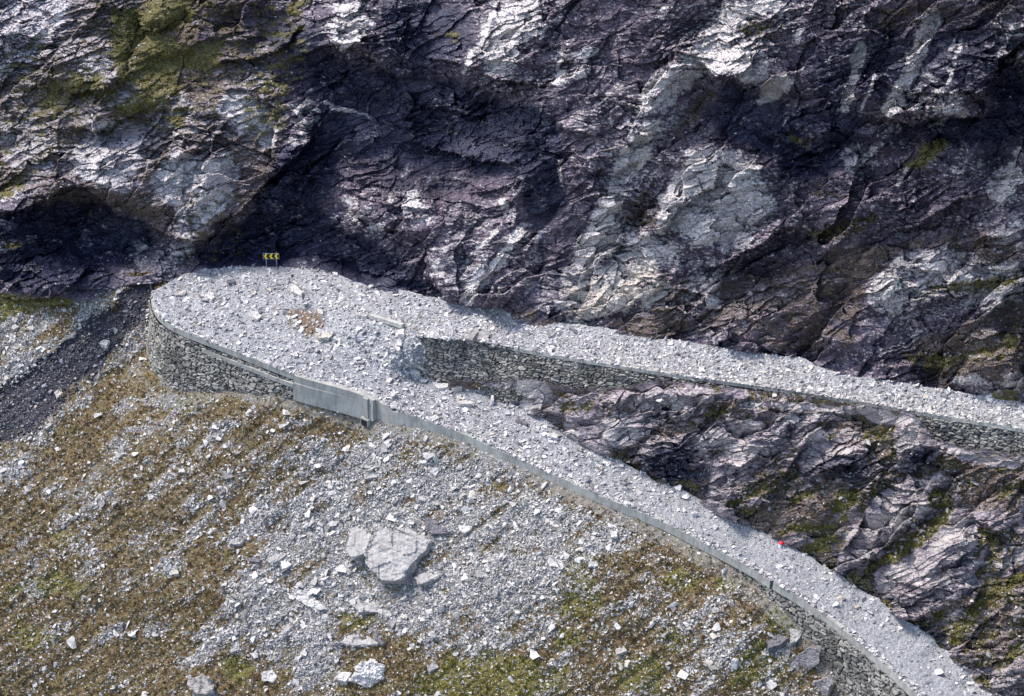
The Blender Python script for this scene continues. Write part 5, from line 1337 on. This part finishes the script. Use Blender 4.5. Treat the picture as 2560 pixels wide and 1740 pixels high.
# concrete wreckage of the old parapet
def beam(name, label, sheet, a, b, wid, hgt, lift=.0, cat_='beam'):
    ia, ja, _ = sheet.at(np.array([a[0], b[0]]), np.array([a[1], b[1]]))
    p, q = sheet.pos[ia[0], ja[0]], sheet.pos[ia[1], ja[1]]
    c = (p + q) / 2 + up * (hgt * .5 + lift); dx = (q - p) / 2
    n_ = np.cross(dx, up); n_ /= np.linalg.norm(n_)
    w_ = np.cross(n_, dx); w_ /= np.linalg.norm(w_)
    bm = bmesh.new()
    N = 14
    rings = []
    for k in range(N + 1):
        s_ = -1 + 2 * k / N
        o_ = c + dx * s_
        ring = []
        for e, f in ((-1, -1), (1, -1), (1, .8), (.8, 1), (-.8, 1), (-1, .8)):
            jit = Vector((mnoise.noise(Vector((k * .9, e * 3, f * 3 + a[0]))), mnoise.noise(Vector((k * .9 + 9, e, f))), mnoise.noise(Vector((k * .9 + 19, e, f))))) * .07
            ring.append(bm.verts.new(Vector(o_ + n_ * e * wid / 2 + w_ * f * hgt / 2 - c) + jit))
        rings.append(ring)
    for r0, r1_ in zip(rings[:-1], rings[1:]):
        for k in range(6): bm.faces.new((r0[k], r0[(k + 1) % 6], r1_[(k + 1) % 6], r1_[k]))
    bm.faces.new(rings[0][::-1]); bm.faces.new(rings[-1])
    bmesh.ops.recalc_face_normals(bm, faces=bm.faces)
    o = fill_mesh(name, bm, M_PALECONC); o.location = c
    return tag(o, label, cat_)
M_PALECONC = concrete_material('old_concrete', .38)
ke = lambda x, y: (880 + x / 5.81, 760 + y / 5.81)
beam('parapet_fragment', 'curved length of old concrete parapet left standing where the wall collapsed', RL, ke(270, 215), ke(760, 375), .45, .55, .15, 'parapet')
beam('parapet_fragment', 'short pale stub of parapet left of the standing parapet length', RL, ke(95, 200), ke(215, 215), .4, .4, .05, 'parapet')
beam('concrete_beam', 'fallen concrete beam lying left of the pyramid-shaped stone', RL, ke(600, 800), ke(835, 915), .4, .3, .05)
beam('concrete_beam', 'fallen concrete beam lying against the foot of the wall end', RL, ke(905, 870), ke(1100, 1010), .4, .3, .05)
beam('plank', 'thin pale plank reaching from the round cream stone to the wall foot', RL, ke(1270, 1080), ke(1470, 1180), .09, .08, .15, 'plank')

# ------------------------------------------------------------------ SIGN
M_YEL = plain('sign_yellow', (1.0, 0.74, 0.02), .5)
M_BLK = plain('sign_black', (0.012, 0.012, 0.014), .5)
M_GAL = plain('galvanised_steel', (0.50, 0.52, 0.56), .45, .3)
SB = P(np.array([679.5]), np.array([661.0]), np.array([.8]))[0] + np.array([0, -.2, 0])
sg = empty('arrow_sign', tuple(SB)); ex, ey, ez = np.eye(3)
W2, H2, ZB = .92, .34, 1.22
obox('board', SB + ez * ZB, ex * W2, ey * .02, ez * H2, M_BLK, sg)
for k, zc in enumerate((ZB + H2 + .018, ZB - H2 - .018)): obox('frame', SB + ez * zc, ex * (W2 + .03), ey * .026, ez * .018, M_GAL, sg)
for sx in (-1, 1): obox('frame', SB + ez * ZB + ex * sx * (W2 + .016), ex * .016, ey * .024, ez * H2, M_GAL, sg)
for cx in (-.62, .02, .64):
    bm = bmesh.new()
    o2 = [(-.22, 0), (.0, .33), (.20, .33), (.00, 0), (.20, -.33), (.0, -.33)]
    fr = [bm.verts.new((cx + x, -.032, ZB + z)) for x, z in o2]; bk = [bm.verts.new((cx + x, -.021, ZB + z)) for x, z in o2]
    for q in range(6): bm.faces.new((fr[q], fr[(q + 1) % 6], bk[(q + 1) % 6], bk[q]))
    bm.faces.new((fr[0], fr[1], fr[2], fr[3])); bm.faces.new((fr[0], fr[3], fr[4], fr[5]))
    bmesh.ops.recalc_face_normals(bm, faces=bm.faces)
    fill_mesh('chevron', bm, M_YEL, sg)
for px_ in (-.62, .62):
    bm = bmesh.new(); bmesh.ops.create_cone(bm, cap_ends=True, segments=10, radius1=.04, radius2=.04, depth=2.5)
    bmesh.ops.translate(bm, verts=bm.verts, vec=(px_, .062, .42)); fill_mesh('post', bm, M_GAL, sg)
tag(sg, 'black board with three yellow chevrons pointing left on two thin posts', 'sign')

# ------------------------------------------------------------------ SMALL BRIGHT THINGS
def on(sheet, px, py):
    i, j, _ = sheet.at(np.array([px]), np.array([py])); return sheet.pos[i[0], j[0]]
M_RED = plain('red_plastic', (0.85, 0.015, 0.02), .4); M_WHT = plain('white_plastic', (0.75, 0.75, 0.75), .5); M_BLU = plain('blue_plastic', (0.01, 0.10, 0.55), .5)
p = on(RL, 1950, 1376)
rd = empty('roadside_marker', tuple(p))
bm = bmesh.new(); bmesh.ops.create_uvsphere(bm, u_segments=20, v_segments=12, radius=.24)
for v_ in bm.verts: v_.co.z = v_.co.z * (.85 if v_.co.z > 0 else .45) + .38; v_.co.x *= 1.1
fill_mesh('dome', bm, M_RED, rd)
bm = bmesh.new(); bmesh.ops.create_cone(bm, cap_ends=True, segments=16, radius1=.2, radius2=.16, depth=.45); bmesh.ops.translate(bm, verts=bm.verts, vec=(-.08, -.05, .08)); fill_mesh('base', bm, M_WHT, rd)
tag(rd, 'bright red rounded marker on a white base at the inner edge of the lower road', 'marker')
p = on(RL, 1828, 1312)
bl = empty('litter', tuple(p))
def crumple(name, mat, cx, r, seed):
    bm = bmesh.new(); bmesh.ops.create_icosphere(bm, subdivisions=2, radius=r)
    for v_ in bm.verts: v_.co = v_.co * (1 + .5 * mnoise.noise(v_.co * 6 + Vector((seed, 0, 0)))); v_.co.x += cx; v_.co.z = v_.co.z * .8 + .22
    return fill_mesh(name, bm, mat, bl)
crumple('blue_part', M_BLU, .10, .17, 3); crumple('white_part', M_WHT, -.16, .14, 7)
tag(bl, 'tiny blue and white scrap at the inner edge of the lower road', 'litter')
def pole(px, py, hgt, rad, sheet, label, mat, base=None):
    p = on(sheet, px, py) if base is None else base
    r_ = empty('marker_post', tuple(p))
    bm = bmesh.new(); bmesh.ops.create_cone(bm, cap_ends=True, segments=8, radius1=rad, radius2=rad * .8, depth=hgt + .4); bmesh.ops.translate(bm, verts=bm.verts, vec=(0, 0, hgt / 2 - .2)); fill_mesh('shaft', bm, mat, r_)
    bm = bmesh.new(); bmesh.ops.create_cone(bm, cap_ends=True, segments=8, radius1=rad * 1.25, radius2=rad * .9, depth=.12); bmesh.ops.translate(bm, verts=bm.verts, vec=(0, 0, hgt)); fill_mesh('cap', bm, mat, r_)
    tag(r_, label, 'post')
pole(378, 727, 1.15, .035, LW, 'thin pale stake standing at the left tip of the hairpin', M_GAL)
k = i_tip + int(np.argmin(np.abs(rim_px[i_tip:] - 474)))
pole(0, 0, .35, .05, None, 'short metal stub on top of the parapet above the round wall', M_GAL, rim[k] + up * .1)
k = int(np.argmin(np.abs(up_px - 2437)))
pole(0, 0, .8, .03, None, 'thin post standing on the parapet of the upper road', M_GAL, up_c[k] + up * .1)

# ------------------------------------------------------------------ THREE HUNDRED LOOSE STONES
TONES = [('pale', (.95, 0, 0)), ('mid grey', (.55, 0, 0)), ('dark grey', (.15, 0, .45)), ('cream tinted', (.85, .55, 0))]
protos = {}
def proto(shape, ti):
    if (shape, ti) not in protos:
        vs, fs = SHAPES[shape]
        protos[shape, ti] = np_mesh('loose_stone', vs, fs, {'tone': np.repeat(np.array([TONES[ti][1]], np.float32), len(vs), 0)})
        protos[shape, ti].materials.append(M_STONE)
    return protos[shape, ti]
def where(sheet, px, py):
    if sheet is RU: return 'on the upper road ' + ('above the tall wall' if px < 1700 else 'further right')
    if sheet is MD: return 'between the two roads ' + ('under the upper wall' if px < 1900 else 'at the lower right')
    if sheet is RL: return 'on ' + ('the rounded hairpin platform' if px < 740 else 'the road behind the concrete wall' if px < 1150 else 'the lower road past the wall foot' if px < 1700 else 'the far right of the lower road')
    if px < 420 and py < 1150 - px: return 'on the bank beside the dark gully'
    col = 'left' if px < 620 else 'middle' if px < 1250 else 'right'
    row = 'high' if py < 1250 else 'half way down' if py < 1480 else 'low'
    return f'{row} on the {col} of the scree slope'
def singles(sheet, n, dens_, a, b, box):
    p, nr, sz, i, j = scatter(sheet, 60000, dens_, a, b, 1.5, *box)
    q = rng.permutation(len(p))[:n]
    p, nr, sz, i, j = p[q], nr[q], sz[q], i[q], j[q]
    Rm = rotmats(nr, rng.uniform(0, 6.28, len(q)), rng.normal(0, .25, (len(q), 3)))
    for k in range(len(q)):
        sh = int(rng.integers(0, len(SHAPES))); ti = int(rng.choice(4, p=[.5, .3, .1, .1]))
        o = bpy.data.objects.new('loose_stone', proto(sh, ti)); COL.objects.link(o)
        s_ = sz[k] * rng.uniform(.8, 1.25, 3); s_[2] *= .8
        o.matrix_world = Matrix.Translation(Vector(p[k])) @ Matrix(Rm[k].tolist()).to_4x4() @ Matrix.Diagonal((*s_, 1))
        px_, py_ = sheet.px[i[k], j[k]], sheet.py[i[k], j[k]]
        size_w = 'big' if sz[k] > 1.0 else 'smaller'
        tag(o, f'{size_w} {TONES[ti][0]} angular stone {where(sheet, px_, py_)}', 'stone', 'larger loose stones from the rock slide')
singles(LW, 185, bigd * (1 - .95 * wet_shade), .7, 1.25, (-20, 2250, 720, 1740))
singles(RL, 60, dl * (1 - .7 * sstep(1300, 1800, RL.px)), .5, .85, (380, 2300, 670, 1740))
singles(RU, 24, du_, .45, .7, (1000, 2560, 740, 1080))
singles(MD, 30, dm, .5, .9, (1140, 2560, 960, 1740))
